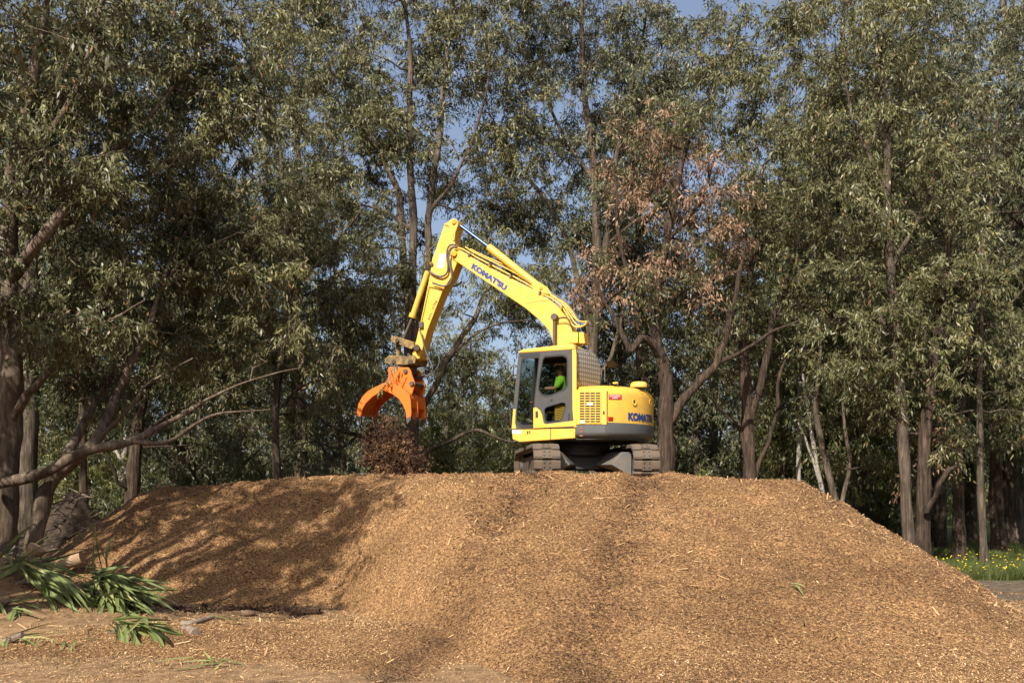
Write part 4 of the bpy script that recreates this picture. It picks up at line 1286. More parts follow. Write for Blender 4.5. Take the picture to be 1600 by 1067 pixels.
# rear of the cab: perforated guard sheet with a rounded top corner
gd = MB(); rows = []
for k in range(13):
    s = k / 12
    lat = (C1 - .02) + (C0 + .0 - C1 + .02) * s
    u = U_CAB + .03 - .24 * s ** .8
    zt2 = zof(537.5) - .05 - .16 * max(0, (s - .6) / .4) ** 2.2
    z0 = zof(600)
    rows.append([(u + .02, lat, z0 - .05), (u, lat, z0), (u, lat, (z0 + zt2) / 2), (u + .004, lat, zt2 - .06), (u + .03, lat, zt2), (u + .06, lat, zt2), (u + .06, lat, z0 - .05)])
gd.loft(rows)
gd_o = gd.build('rear_guard', MT['guard'], cab_o, 0, 40)
for s, z in ((.06, zof(541)), (.45, zof(541)), (.88, zof(551))):
    b_ = MB(); lat = (C1 - .02) + (C0 - C1 + .02) * s; u = U_CAB + .03 - .24 * s ** .8
    b_.tube([(u + .02, lat, z), (u - .02, lat, z)], .012, 8); b_.build('guard_bolt', MT['ink'], gd_o)
hn = MB(); hn.tube([(U_CAB - .01, C1 - .05, zof(581)), (U_CAB - .03, C1 - .05, zof(585)), (U_CAB - .03, C1 - .05, zof(589)), (U_CAB - .01, C1 - .05, zof(593))], .012, 6); hn.build('guard_hinge', MT['ink'], gd_o)
# mirror and rail on the far side
mi = MB(); mi.tube([M3(945, 597, -.9), M3(945, 572, -.9), M3(952, 566, -.9)], .012, 6)
mi.tube([M3(940, 597, -.9), M3(940, 578, -.9), M3(945, 574, -.9)], .012, 6)
mi.build('handrail', MT['steel'], ex)
mi = MB(); mi.add([M3(945.5, 564.5, -.7), M3(957, 563.5, -.7), M3(967, 569, -1.05), M3(954, 570, -1.05), M3(950, 574, -.75), M3(959, 575, -1.0)], [(0, 1, 2, 3), (3, 2, 5, 4), (0, 3, 4), (1, 5, 2), (0, 4, 5, 1)])
mi.build('side_mirror', MT['dark_metal'], ex)

# boom
BL0, BL1 = -.32, .06
BC = (BL0 + BL1) / 2
boom = [(704, 390), (709, 387), (716, 390.5), (734, 402), (780, 426), (827, 451), (856, 466.5), (872, 479), (884, 495), (893, 513), (899, 528), (903, 560), (900, 610), (872, 612), (866, 560), (862, 527), (856, 514.5), (842, 499.5), (822, 482.5), (790, 460.5), (751, 434.5), (721, 414), (706, 404), (702, 397)]
bm_ = MB(); bm_.prism(ML(boom, BL1), BL1, BL0)
boom_o = bm_.build('boom', MT['yellow'], ex, .012)
lettering('lettering', "KOMAT'SU", flat_fn((735.6, 419.3), (789.2, 455.0), (739.6, 410.6), BL1 + .004), MT['blue'], boom_o, 0.07)
ps = MB(); ps.tube([M3(709, 396, BL1 + .07), M3(709, 396, BL0 - .05)], .065, 18); ps.build('pivot_pin', MT['yellow'], boom_o, .01)
wl = MB(); wl.tube([M3(822, 475, BL1 + .001), M3(838, 471, BL1 + .001), M3(858, 469.5, BL1 + .001)], .004, 5); wl.build('weld_seam', MT['yellow_worn'], boom_o)
# hydraulic pipes along the top of the boom
pipes = [
    ([(712, 390), (722, 394), (745, 408), (800, 437), (826, 450), (840, 458), (856, 463), (874, 475), (886, 492), (894, 507), (903, 511), (913, 508), (916, 503)], BL1 - .03, .016, 'yellow'),
    ([(713, 387), (724, 390), (748, 404), (802, 432), (827, 446), (842, 455), (859, 461), (877, 473), (890, 492), (899, 505), (908, 511)], BL1 - .09, .016, 'yellow'),
    ([(727, 386), (745, 397), (800, 424), (830, 444), (850, 456), (866, 463), (885, 480), (900, 499), (914, 503)], BL1 - .15, .014, 'yellow'),
    ([(735, 389), (752, 398), (790, 415), (812, 428)], BL1 - .2, .013, 'yellow'),
    ([(786, 406), (800, 412), (835, 437), (855, 453), (870, 463), (886, 474), (898, 490), (905, 500)], BL0 + .1, .022, 'hose'),
    ([(860, 462), (880, 472), (893, 486), (902, 500), (909, 503), (917, 502)], BL1 - .2, .016, 'yellow')]
for pts, lat, r_, mt in pipes:
    p_ = MB(); c = catmull([tuple(M3(x, y, lat)) for x, y in pts], 5); p_.tube(c, r_, 8)
    p_.build('hydraulic_pipe' if mt == 'yellow' else 'hydraulic_hose', MT[mt], boom_o, 0, 60)
for x, y in ((736, 402), (768, 418), (800, 435), (846, 461), (880, 484)):
    c_ = MB(); c_.box(M3(x, y - 2, BL1 - .1), (.05, .26, .07)); c_.build('pipe_clamp', MT['yellow_worn'], boom_o, .006)
hw_ = MB(); hw_.tube(catmull([tuple(M3(x, y, BL1 + .02)) for x, y in ((872, 497), (880, 495.5), (888, 498), (892, 506), (894, 516))], 5), .009, 6); hw_.build('wiring', MT['ink'], boom_o, 0, 60)
hw_ = MB(); hw_.tube(catmull([tuple(M3(x, y, BL1 + .02)) for x, y in ((870, 506), (880, 504.5), (888, 506), (893, 511))], 5), .007, 6); hw_.build('wiring', MT['ink'], boom_o, 0, 60)
for q in ([(888, 519), (903, 519), (903, 536), (888, 536)], [(904.5, 519), (911.5, 519), (914, 536.5), (904.5, 536.5)]):
    k_ = MB(); k_.prism(ML(q, BL1 + .1), BL1 + .1, BL1 - .2); k_.build('valve_box', MT['yellow'], boom_o, .01)
# boom lift cylinders, one on each side
for lat in (BL1 + .07, BL0 - .07):
    b_ = MB(); b_.tube([Vector((M(866.5, 497, BL1 + .07)[0], lat, M(866.5, 497, BL1 + .07)[1])), Vector((M(866, 560, BL1 + .07)[0], lat, M(866, 560, BL1 + .07)[1]))], .036, 12)
    bo = b_.build('lift_cylinder', MT['dark_metal'], ex, 0, 60)
    u, z = M(866.5, 495.5, BL1 + .07)
    k_ = MB(); k_.tube([Vector((u, lat - .06, z)), Vector((u, lat + .06, z))], .07, 14); k_.build('cylinder_eye', MT['dark_metal'], bo, .008)
# arm cylinder above the boom
AC = BC + .02
ac = MB(); ac.tube([M3(763.5, 386, AC), M3(768, 389.5, AC), M3(840, 446.5, AC), M3(848, 452, AC)], [.078, .082, .076, .07], 16)
ac_o = ac.build('arm_cylinder', MT['yellow'], ex, .006, 50)
rd = MB(); rd.tube([M3(712, 347.5, AC), M3(766, 388, AC)], .04, 14); rd.build('piston_rod', MT['chrome'], ac_o, 0, 60)
br = MB(); br.prism(ML([(834, 447), (843, 441), (853, 448), (862, 462), (838, 458)], AC), AC - .14, AC - .08); br.prism(ML([(834, 447), (843, 441), (853, 448), (862, 462), (838, 458)], AC), AC + .08, AC + .14)
br.tube([M3(845, 449.5, AC - .17), M3(845, 449.5, AC + .17)], .04, 12); br.build('cylinder_bracket', MT['yellow'], boom_o, .008)
# arm (dipper)
AL0, AL1 = -.29, .03
arm = [(694, 351), (702, 344.5), (709, 341.5), (714.5, 344), (716, 350), (711, 364), (710, 378), (716, 392), (714, 410), (706, 432), (692, 453), (668, 515), (660, 545), (655.5, 560), (647, 562), (644, 552), (650, 532), (657.5, 500), (668, 448), (672, 428), (675, 405), (684, 380)]
am = MB(); am.prism(ML(arm, AL1), AL1, AL0)
arm_o = am.build('arm', MT['yellow'], ex, .012)
rib = MB(); rib.tube(catmull([tuple(M3(x, y, AL1 + .004)) for x, y in ((694.5, 351), (702, 353), (706, 359), (709, 376))], 4), .018, 8); rib.build('arm_rib', MT['yellow'], arm_o, 0, 60)
ps = MB(); ps.tube([M3(709.5, 346.5, AL1 + .04), M3(709.5, 346.5, AL0 - .04)], .055, 16); ps.build('pivot_pin', MT['yellow'], arm_o, .01)
ps = MB(); ps.tube([M3(673.8, 412.5, AL1 + .05), M3(673.8, 412.5, AL0 - .05)], .042, 14); ps.build('pivot_pin', MT['yellow_worn'], arm_o, .01)
pt = MB(); pt.prism(ML([(687.5, 396.5), (696.5, 397.5), (692.5, 419), (682.5, 418)], AL1), AL1 - .01, AL1 + .004); pt.build('white_sticker', MT['white'], arm_o)
lettering('lettering', "SWL 1310kg", flat_fn((672.3, 500.5), (683.6, 470.5), (668.2, 498.8), AL1 + .004), MT['ink'], arm_o, 0.012)
pr = MB(); pr.tube([M3(670, 449, AL1 + .02), M3(658, 503, AL1 + .02)], .014, 8); pr.build('hydraulic_pipe', MT['yellow'], arm_o, 0, 60)
pr = MB(); pr.box(M3(658.5, 508, AL1 + .02), (.10, .08, .14)); pr.build('hose_coupling', MT['dark_metal'], arm_o, .01)
st_ = MB(); st_.prism(ML([(671, 445), (692, 450.5), (691, 453.5), (670, 448)], AL1), AL1 - .01, AL1 + .03); st_.build('stiffener', MT['yellow'], arm_o, .004)
hoses = [([(712, 383), (704, 383), (699, 390), (698.5, 403), (700, 416), (698, 427), (690, 432), (680, 430), (671, 424)], AL1 + .06, .021),
         ([(714, 386), (708, 387), (703, 393), (701, 404), (704, 420), (706, 434), (702, 444), (692, 447), (676, 442)], AL1 + .10, .021),
         ([(704, 448), (714, 446), (722, 440)], AL0 - .05, .02)]
for pts, lat, r_ in hoses:
    h_ = MB(); h_.tube(catmull([tuple(M3(x, y, lat)) for x, y in pts], 6), r_, 8); h_.build('hydraulic_hose', MT['hose'], arm_o, 0, 60)
# grab cylinder on the front of the arm
GC = (AL0 + AL1) / 2 + .02
gc = MB(); gc.tube([M3(668.5, 424, GC + .1), M3(644, 496, GC + .1)], .062, 16); gc.tube([M3(645.5, 490, GC + .1), M3(643.6, 496.5, GC + .1)], .078, 16)
gc_o = gc.build('bucket_cylinder', MT['yellow'], ex, .005, 50)
rd = MB(); rd.tube([M3(645, 494, GC + .1), M3(630, 530, GC + .1)], .033, 12); rd.build('piston_rod', MT['dark_metal'], gc_o, 0, 60)
# linkage and hitch
lk = MB()
for lat in (AL1 + .06, AL0 - .10):
    lk.prism(ML([(618, 529), (624, 527), (640, 532), (652, 537), (655, 544), (650, 548), (640, 544), (619, 536.5)], GC), lat - .02, lat + .03)
lk.build('link_arm', MT['yellow_worn'], ex, .01)
lk = MB(); lk.tube([M3(623, 533, GC), M3(622.5, 562, GC)], .06, 12); lk.build('link_rod', MT['yellow_worn'], ex, .008)
lk = MB(); lk.tube([M3(640, 541, GC), M3(641, 562, GC)], [.075, .055], 12); lk.build('link_rod', MT['dark_metal'], ex, .008)
lk = MB()
for lat in (AL1 + .08, AL0 - .12):
    lk.prism(ML([(609, 563), (615, 558), (628, 557.5), (645, 559), (655, 557), (658.5, 562), (656, 570), (640, 572.5), (616, 571), (609, 569)], GC), lat - .03, lat + .03)
lk.prism(ML([(620, 561), (652, 561), (652, 571), (620, 571)], GC), AL0 - .1, AL1 + .06)
hit_o = lk.build('hitch', MT['yellow_worn'], ex, .012)
for x, y, r_ in ((615, 564.5, .05), (641, 565, .055), (651, 543, .07), (620, 532, .045)):
    p_ = MB(); p_.tube([M3(x, y, AL1 + .15), M3(x, y, AL0 - .19)], r_, 14); p_.build('hitch_pin', MT['dark_metal'], hit_o, .008)
for pts, lat in (([(655.5, 515), (660, 528), (664, 545), (671, 562), (674, 568)], AL1 + .12), ([(675, 538), (683, 552), (686.5, 562), (684, 573), (676, 583), (664, 589), (646, 592)], AL0 + .02), ([(673, 566), (676, 575), (672, 584), (660, 588), (648, 590)], AL0)):
    h_ = MB(); h_.tube(catmull([tuple(M3(x, y, lat)) for x, y in pts], 6), .017, 8); h_.build('hydraulic_hose', MT['hose'], hit_o, 0, 60)

# orange grab
GW = .34
gz = lambda z: [(550 + x / 8.89, 560 + y / 8.89) for x, y in z]
head = gz([(478, 128), (500, 108), (640, 118), (758, 118), (790, 160), (806, 220), (850, 340), (830, 420), (806, 500), (690, 420), (560, 380), (440, 430), (410, 405), (450, 330), (480, 250)])
jaw_r = gz([(440, 430), (455, 350), (540, 330), (690, 410), (806, 500), (822, 600), (830, 740), (825, 850), (776, 912), (764, 860), (752, 745), (718, 655), (655, 560), (565, 494), (470, 456)])
jaw_l = gz([(480, 330), (440, 345), (380, 375), (300, 410), (225, 455), (150, 530), (98, 630), (72, 740), (78, 800), (118, 932), (134, 925), (130, 810), (150, 705), (200, 622), (290, 535), (430, 445), (490, 440)])
gl = [BC + GW, BC + .02, BC - GW]
gb = MB()
for lat in (BC + GW - .10, BC - GW + .10):
    gb.prism(ML(head, BC + GW), lat - .025, lat + .025)
gb.prism(ML(gz([(560, 130), (700, 130), (700, 330), (560, 330)]), BC + GW), BC - GW + .1, BC + GW - .1)
grab_o = gb.build('grab', MT['orange'], ex, .008)
for x, y, r_ in ((725, 172, .05), (812, 345, .055), (470, 395, .045)):
    c = M(*gz([(x, y)])[0], BC + GW)
    p_ = MB(); p_.tube([(c[0], BC + GW - .03, c[1]), (c[0], BC - GW + .03, c[1])], r_, 14); p_.build('grab_pin', MT['dark_metal'], grab_o, .006)
for lat in gl:
    t_ = MB(); t_.prism(ML(jaw_r, BC + GW), lat - .028, lat + .028); t_.build('rear_tine', MT['orange'], grab_o, .008)
for lat in (gl[0], gl[2]):
    t_ = MB(); t_.prism(ML(jaw_l, BC + GW), lat - .028, lat + .028); t_.build('front_tine', MT['orange'], grab_o, .008)


def band(outer_pts, thick, lat0, lat1, name, mat):
    """curved plate that runs along the back of a jaw"""
    c = [np.array(M(x, y, BC + GW)) for x, y in outer_pts]
    c = catmull([tuple(p) for p in c], 4)
    rings = []
    for i, p in enumerate(c):
        d = np.array(c[min(i + 1, len(c) - 1)]) - np.array(c[max(i - 1, 0)]); d /= np.linalg.norm(d)
        nn = np.array([-d[1], d[0]]) * thick
        rings.append([(p[0], lat0, p[1]), (p[0], lat1, p[1]), (p[0] + nn[0], lat1, p[1] + nn[1]), (p[0] + nn[0], lat0, p[1] + nn[1])])
    mb = MB(); mb.loft(rings)
    return mb.build(name, mat, grab_o, .004)


for nm, q, ls in (('rear_tine_tip', [(828, 800), (825, 852), (774, 916), (763, 862), (762, 830)], gl), ('front_tine_tip', [(74, 795), (82, 832), (117, 936), (136, 928), (131, 800)], (gl[0], gl[2]))):
    for lat in ls:
        t_ = MB(); t_.prism(ML(gz(q), BC + GW), lat - .034, lat + .034); t_.build(nm, MT['dark_metal'], grab_o, .006)
band(gz([(690, 425), (800, 512), (816, 600), (820, 680)]), .03, gl[0] - .03, gl[2] + .03, 'rear_jaw_plate', MT['orange'])
band(gz([(430, 360), (300, 420), (150, 545), (88, 690), (84, 790)]), -.03, gl[0] - .03, gl[2] + .03, 'front_jaw_plate', MT['orange'])
band(gz([(800, 680), (806, 760), (800, 840)]), .03, gl[1] - .05, gl[1] + .05, 'tooth_plate', MT['orange'])
rr_ = MB(); c0, c1 = M(*gz([(735, 250)])[0], BC + GW), M(*gz([(668, 400)])[0], BC + GW)
rr_.tube([(c0[0], BC + GW - .07, c0[1]), (c1[0], BC + GW - .06, c1[1])], .022, 8); rr_.build('grab_rib', MT['orange'], grab_o)
cy = MB(); c0, c1 = M(*gz([(812, 345)])[0], BC), M(*gz([(640, 240)])[0], BC)
cy.tube([(c0[0], BC, c0[1]), (c1[0], BC, c1[1])], .05, 12); cy.build('grab_cylinder', MT['dark_metal'], grab_o)

# ------------------------------------------------------------------ operator in the cab
OL = 0.74
J = lambda x, y, l=OL: M3(x, y, l)


def skinned(name, chains, mat, parent, sub=2):
    """one continuous surface grown round a skeleton: chains of (point, radius), first point shared by position"""
    vs, rs, es = [], [], []

    def vid(p, r):
        for i, q in enumerate(vs):
            if (q - p).length < 1e-4: return i
        vs.append(p); rs.append(r); return len(vs) - 1
    for ch in chains:
        prev = None
        for p, r in ch:
            i = vid(Vector(p), r)
            if prev is not None and prev != i: es.append((prev, i))
            prev = i
    me = bpy.data.meshes.new(name)
    me.from_pydata([tuple(p) for p in vs], es, [])
    o = link(name, me, parent)
    m = o.modifiers.new('skin', 'SKIN')
    sv = me.skin_vertices[0].data
    for i, r in enumerate(rs):
        sv[i].radius = (r, r) if not hasattr(r, '__len__') else r
        sv[i].use_root = i == 0
    m.use_smooth_shade = True
    s = o.modifiers.new('sub', 'SUBSURF'); s.levels = sub; s.render_levels = sub
    me.materials.append(mat)
    return o


op = empty('person', MC, math.pi - YAW)
tag(op, 'operator in a lime hi-vis shirt seated at the controls inside the excavator cab', 'person')
pel, che, nek = J(877, 621), J(877.5, 600), J(876.5, 588)
shl, shr = J(877, 593, OL + .19), J(877, 593, OL - .19)
elb, han = J(868, 607, OL + .24), J(852, 607, OL + .2)
elr, har = J(868, 607, OL - .24), J(852, 607, OL - .2)
knl, knr = J(852, 620, OL + .13), J(852, 620, OL - .13)
ftl, ftr = J(846, 651, OL + .12), J(846, 651, OL - .12)
hed, top, chin, nose = J(875, 580), J(875.5, 572.5), J(872.5, 584), J(870.3, 580.5)
body = skinned('body', [[(pel, .13), (pel.lerp(che, .5), .125), (che, .14), (nek, .055), (J(875.6, 585), .06), (hed, .088), (top, .07)], [(hed, .088), (nose, .016)],
                        [(che, .14), (shl, .065), (elb, .048), (han, .036), (J(848.5, 607.5, OL + .2), .032)], [(che, .14), (shr, .065), (elr, .048), (har, .036), (J(848.5, 607.5, OL - .2), .032)],
                        [(pel, .13), (J(872, 623, OL + .1), .085), (knl, .065), (ftl, .045), (J(840, 653, OL + .12), .04)], [(pel, .13), (J(872, 623, OL - .1), .085), (knr, .065), (ftr, .045), (J(840, 653, OL - .12), .04)]], MT['skin'], op)
skinned('shirt', [[(pel + Vector((0, 0, .04)), .15), (pel.lerp(che, .5), .15), (che, .165), (nek - Vector((0, 0, .03)), .085)], [(che, .165), (shl, .085), (elb, .062)], [(che, .165), (shr, .085), (elr, .062)]], MT['hivis'], op)
skinned('trousers', [[(pel, .15), (J(872, 623, OL + .1), .1), (knl, .08), (ftl, .06)], [(pel, .15), (J(872, 623, OL - .1), .1), (knr, .08), (ftr, .06)]], MT['trousers'], op)
hb = MB(); hb.loft([[hed + Vector((.012 + .098 * math.cos(a) * k, .088 * math.sin(a) * k, z)) for a in [2 * math.pi * i / 14 for i in range(14)]] for z, k in ((.02, 1.0), (.06, .98), (.095, .75), (.11, .35))])
hb.prism([(hed.x + .07, hed.z + .02), (hed.x + .19, hed.z + .015), (hed.x + .19, hed.z + .025), (hed.x + .07, hed.z + .04)], hed.y - .07, hed.y + .07)
hb.build('cap', MT['hair'], op, 0, 50)

# ------------------------------------------------------------------ mulch falling from the grab
rg = np.random.RandomState(41)
mw = ex.matrix_basis if False else Matrix.Translation(MC) @ Matrix.Rotation(math.pi - YAW, 4, 'Z')
def grab_pt(px, py, lat): return np.array((mw @ M3(px, py, lat))[:])
P_ = []
for cx, cy, rx, ry, n, pw in ((596, 690, 27, 25, 6500, .5), (622, 715, 30, 27, 6500, .5), (590, 716, 22, 22, 4200, .5), (618, 690, 24, 18, 2600, .6), (612, 735, 30, 14, 2800, .5), (640, 722, 18, 28, 1500, .9), (606, 705, 52, 46, 1500, 1.0), (582, 670, 12, 18, 700, .7), (606, 666, 20, 12, 700, .7), (612, 746, 44, 8, 2200, .7), (652, 735, 18, 20, 700, 1.0), (645, 705, 22, 34, 600, 1.0)):
    q = rg.normal(0, 1, (n, 3)); q /= np.linalg.norm(q, axis=1)[:, None]; q *= (rg.rand(n) ** pw)[:, None]
    o_, ex_, ey_ = grab_pt(cx, cy, BC), grab_pt(cx + rx, cy, BC), grab_pt(cx, cy + ry, BC)
    dn = np.array([-LV.x, -LV.y, 0]) * .36
    P_.append(o_ + q[:, :1] * (ex_ - o_) + q[:, 1:2] * (ey_ - o_) + q[:, 2:] * dn)
P_ = np.concatenate(P_ + [P_[k] + rg.normal(0, .03, P_[k].shape) for k in (0, 1, 2, 3, 4)])
cen_ = P_.mean(0); dv_ = P_ - cen_
sc__ = 1 + .55 * vnoise(np.arctan2(dv_[:, 2], dv_[:, 0]) * 2.2 + 5, dv_[:, 1] * 2 + 3, 35)
P_ = cen_ + dv_ * sc__[:, None]
fr = rg.rand(len(P_)) < .16; P_[fr] += rg.normal(0, .12, (fr.sum(), 3)) * np.array([1, .6, 1.0]) + np.array([.04, 0, -.03])
fr = rg.rand(len(P_)) < .03; P_[fr] += np.abs(rg.normal(0, .22, (fr.sum(), 3))) * np.array([1, .5, .9])
P_ += .05 * np.stack([vnoise(P_[:, 0] * 9, P_[:, 2] * 9, 31), vnoise(P_[:, 1] * 9, P_[:, 2] * 9, 32), vnoise(P_[:, 0] * 9, P_[:, 1] * 9 + P_[:, 2] * 5, 33)], 1) * 3
v, f = chips(rg, P_, 2.0, .012, .06, .28)
tint = np.clip(rg.beta(2, 2.6, len(P_)) + .02 + .6 * vnoise(P_[:, 0] * 4, P_[:, 2] * 4, 34), 0, 1)
fm = link('falling_mulch', np_mesh('falling_mulch', v, f, CHIP_D, tint))
tag(fm, 'clump of dark brown mulch falling out of the orange grab', 'mulch', kind='stuff')

# ------------------------------------------------------------------ leafy sprig caught on the grab
def leaf_blade(L, Wd, curl, fold, name, mat, segs=5, tint=.5):
    """a long leaf along +x with a folded midrib, arching down"""
    vs, fs = [], []
    for i in range(segs + 1):
        t = i / segs
        w = Wd * (math.sin(math.pi * min(1, .12 + .88 * t)) ** .6) * .5 * (1 if t < .98 else .05)
        a = curl * t
        x = L * (math.sin(a) / curl if curl else t); z = -L * ((1 - math.cos(a)) / curl if curl else 0)
        vs += [(x, -w, z + fold * w), (x, 0, z), (x, w, z + fold * w)]
    for i in range(segs):
        for k in (0, 1):
            a = i * 3 + k; fs.append((a, a + 1, a + 4, a + 3))
    return np_mesh(name, vs, fs, mat, [min(1, max(0, tint + .08 * ((j * 37) % 5 - 2) / 2)) for j in range(len(fs))], smooth=True)


rr = random.Random(77)
gum = [leaf_blade(.17, .04, .5, .3, 'gum_leaf', LEAF_A, 4, t) for t in (.35, .6, .85)]
gp = mw @ M3(611, 577, BC + GW + .10)
sp = empty('eucalyptus_sprig', gp)
tag(sp, 'green eucalypt sprig caught on the head of the orange grab', 'sprig')
stem_pts = [mw @ M3(x, y, BC + GW + .12) - gp for x, y in ((618, 568), (612, 580), (607, 594), (598, 607), (591, 616))]
sm = MB(); sm.tube(catmull([tuple(p) for p in stem_pts], 4), .008, 6); sm.build('stem', STICK, sp)
for k in range(26):
    t = rr.random() * (len(stem_pts) - 1.01); i = int(t)
    p = stem_pts[i].lerp(stem_pts[i + 1], t - i)
    o = link('leaf', gum[k % 3], sp)
    o.location = p + Vector((rr.uniform(-.05, .05), rr.uniform(-.06, .04), rr.uniform(-.03, .03)))
    o.rotation_euler = (rr.uniform(-.6, .6), rr.uniform(.5, 1.6), rr.uniform(0, 6.28))
    s_ = rr.uniform(.7, 1.15); o.scale = (s_, s_, s_)

# ------------------------------------------------------------------ cut plants, logs and brush at the left
sword = [leaf_blade(L, w, c, .5, 'sword_leaf', SWORD, 6, t) for L, w, c, t in ((.85, .058, .5, .45), (.98, .062, .9, .6), (.7, .05, .2, .75), (.8, .058, 1.3, .5), (.6, .045, .7, .97), (.92, .058, .1, .4))]


def gxy(px, py):
    """where a photo pixel meets the terrain"""
    for d in np.arange(8.5, 24, .05):
        p = W(px, py, d)
        if p.z <= float(surf_h(np.array(p.x), np.array(p.y))): return p
    return W(px, py, 15)


def cut_plant(label, px, py, leaves, yaw0, spread, pitch, seed, lift=.25, size=1.0, stalk=True):
    rq = random.Random(seed)
    b = gxy(px, py)
    b.z = float(surf_h(np.array(b.x), np.array(b.y)))
    e = empty('cut_plant', b)
    tag(e, label, 'cut plant', 'heads of cut sword-leaved plants')
    if stalk:
        s_ = MB(); a = Vector((math.cos(yaw0), math.sin(yaw0), .15)); s_.tube([-a * .22 + Vector((0, 0, .03)), Vector((0, 0, .07)), a * .1 + Vector((0, 0, .1))], [.035, .045, .03], 8); s_.build('stalk', STICK, e)
    for k in range(leaves):
        o = link('leaf', sword[rq.randrange(6)], e)
        yw = yaw0 + rq.gauss(0, spread)
        along = rq.uniform(-.15, .35)
        q = Vector((math.cos(yaw0) * along + rq.uniform(-.12, .12), math.sin(yaw0) * along + rq.uniform(-.12, .12), 0))
        end = Vector((b.x + q.x + math.cos(yw) * .5, b.y + q.y + math.sin(yw) * .5))
        drop = float(surf_h(np.array(end.x), np.array(end.y))) - b.z
        q.z = float(surf_h(np.array(b.x + q.x), np.array(b.y + q.y))) - b.z + rq.uniform(.04, lift)
        o.location = q
        o.rotation_euler = (rq.gauss(0, .5), -math.atan2(drop, .5) - rq.gauss(pitch, .16), yw)
        z = size * rq.uniform(.75, 1.15); o.scale = (z, z, z)
    return e


cut_plant('largest heap of long green sword leaves sliding down to the right', 158, 945, 100, -.65, .32, .04, 1, .45, 1.15)
cut_plant('fan of green sword leaves just behind the largest leaf heap', 140, 925, 60, -.4, .4, .08, 2, .38, 1.1)
cut_plant('lower spread of sword leaves at the foot of the largest leaf heap', 190, 990, 36, -.6, .35, .0, 3, .2, 1.05)
cut_plant('fan of sword leaves below the cut pale log stub', 45, 915, 75, -.28, .38, .08, 4, .34, 1.1)
cut_plant('bright green sword leaves standing up at the far left', 8, 905, 22, .4, .9, .65, 5, .2)
cut_plant('two or three blades standing upright right of the pale log', 142, 915, 6, .9, .35, .95, 6, .2, .75, False)
cut_plant('dark trampled sword leaves at the left edge below the heap', 8, 950, 14, -.5, .8, .05, 7, .12, .8)
cut_plant('wilted yellowing leaves lying low at the left edge', 25, 1005, 10, -.3, .9, .0, 8, .08, .6)
cut_plant('few torn leaves beside a pale stick in the soil', 100, 1008, 7, .3, 1.2, .0, 9, .06, .5, False)
cut_plant('single fallen bunch of green leaves lying alone on the soil', 338, 1040, 9, 2.9, 1.3, .02, 10, .07, .55, False)
for k, (px, py, lb) in enumerate(((850, 771, 'small green leaf scrap on the mound just below the left track'), (455, 1032, 'small dark curled leaf lying on the soil'), (1095, 744, 'clump of green leaves on the crest right of the excavator'), (1235, 921, 'lone green leaf scrap low on the right mulch slope'), (355, 977, 'small green leaf scrap by the hollow in front of the pile'))):
    b = gxy(px, py); b.z = float(surf_h(np.array(b.x), np.array(b.y))) + .03
    e = empty('leaf_scrap', b); tag(e, lb, 'leaf', 'leaf scraps on the mulch')
    for j in range(3 if k != 1 else 1):
        o = link('leaf', sword[(k + j) % 6], e); o.location = (rr.uniform(-.06, .06), rr.uniform(-.06, .06), rr.uniform(0, .04)); o.rotation_euler = (rr.uniform(-.4, .4), rr.uniform(-.3, .1), rr.uniform(0, 6.28)); o.scale = (.32, .5, .32)


def log(name, label, cat, pts, rad, mat, d=None, group=None, stub=None):
    p0 = pts[0]
    b = gxy(*p0) if d is None else W(*p0, d)
    P = [W(x, y, b.y + (q[2] if len(q) > 2 else 0)) - b for q in pts for x, y in [q[:2]]]
    mb = MB(); c = catmull([tuple(p) for p in P], 5); n = len(c)
    rs_ = [rad[0] + (rad[1] - rad[0]) * i / (n - 1) for i in range(n)]
    mb.tube(c, [r_ * (1 + .07 * math.sin(i * 1.7)) for i, r_ in enumerate(rs_)], 12)
    if stub:
        a, s1, r1 = stub; q = Vector(c[a]); mb.tube([q, q + Vector(s1) * .5, q + Vector(s1)], [r1 * 1.2, r1, r1 * .85], 10)
    o = mb.build(name, mat, None, .006, 50); o.location = b + (Vector((0, -.22, .16)) if name == 'cut_log' else Vector((0, 0, 0)))
    tag(o, label, cat, group)
    return o


log('cut_log', 'pale tapered log stub lying on the green leaves at the left', 'log', [(52, 897), (60, 884), (70, 870)], (.07, .125), WOOD)
log('cut_log', 'pale forked log with a sawn end beside the mulch shadow', 'log', [(101, 897), (112, 893), (138, 884)], (.08, .13), WOOD, None, None, (2, (.0, -.12, -.17), .05))
log('fallen_stick', 'pale grey branch with a dark split end in the hollow before the pile', 'stick', [(284, 975), (300, 973), (334, 963, .3)], (.05, .03), STICK)
log('fallen_stick', 'short dark-ended log lying below the pale grey branch', 'stick', [(284, 982), (296, 985), (306, 990, -.2)], (.055, .07), STICK)
log('fallen_stick', 'thin dark twig arching at the foot of the shaded mulch face', 'stick', [(272, 938), (290, 946, .1), (320, 946, .2), (365, 952, .2)], (.016, .006), BARK_R)
log('fallen_stick', 'pale stick half buried in soil left of the leaf scraps', 'stick', [(42, 976), (75, 986), (115, 999, -.2)], (.025, .018), STICK)
log('fallen_stick', 'light straw-coloured splinter lying mid slope on the mound', 'stick', [(1026, 884), (1032, 877, .1), (1039, 870, .2)], (.012, .008), WOOD)
log('fallen_stick', 'thin bent twig sticking up beside the brush behind the logs', 'stick', [(88, 872), (100, 871), (112, 868), (113, 880)], (.012, .006), STICK)
rk = MB(); bm2 = bmesh.new(); bmesh.ops.create_icosphere(bm2, subdivisions=3, radius=.10)
for vv in bm2.verts: vv.co = Vector((vv.co.x * 1.35, vv.co.y * .8, vv.co.z * .55)) * (1 + .25 * float(vnoise(np.array(vv.co.x * 9), np.array(vv.co.y * 9 + vv.co.z * 7), 5)))
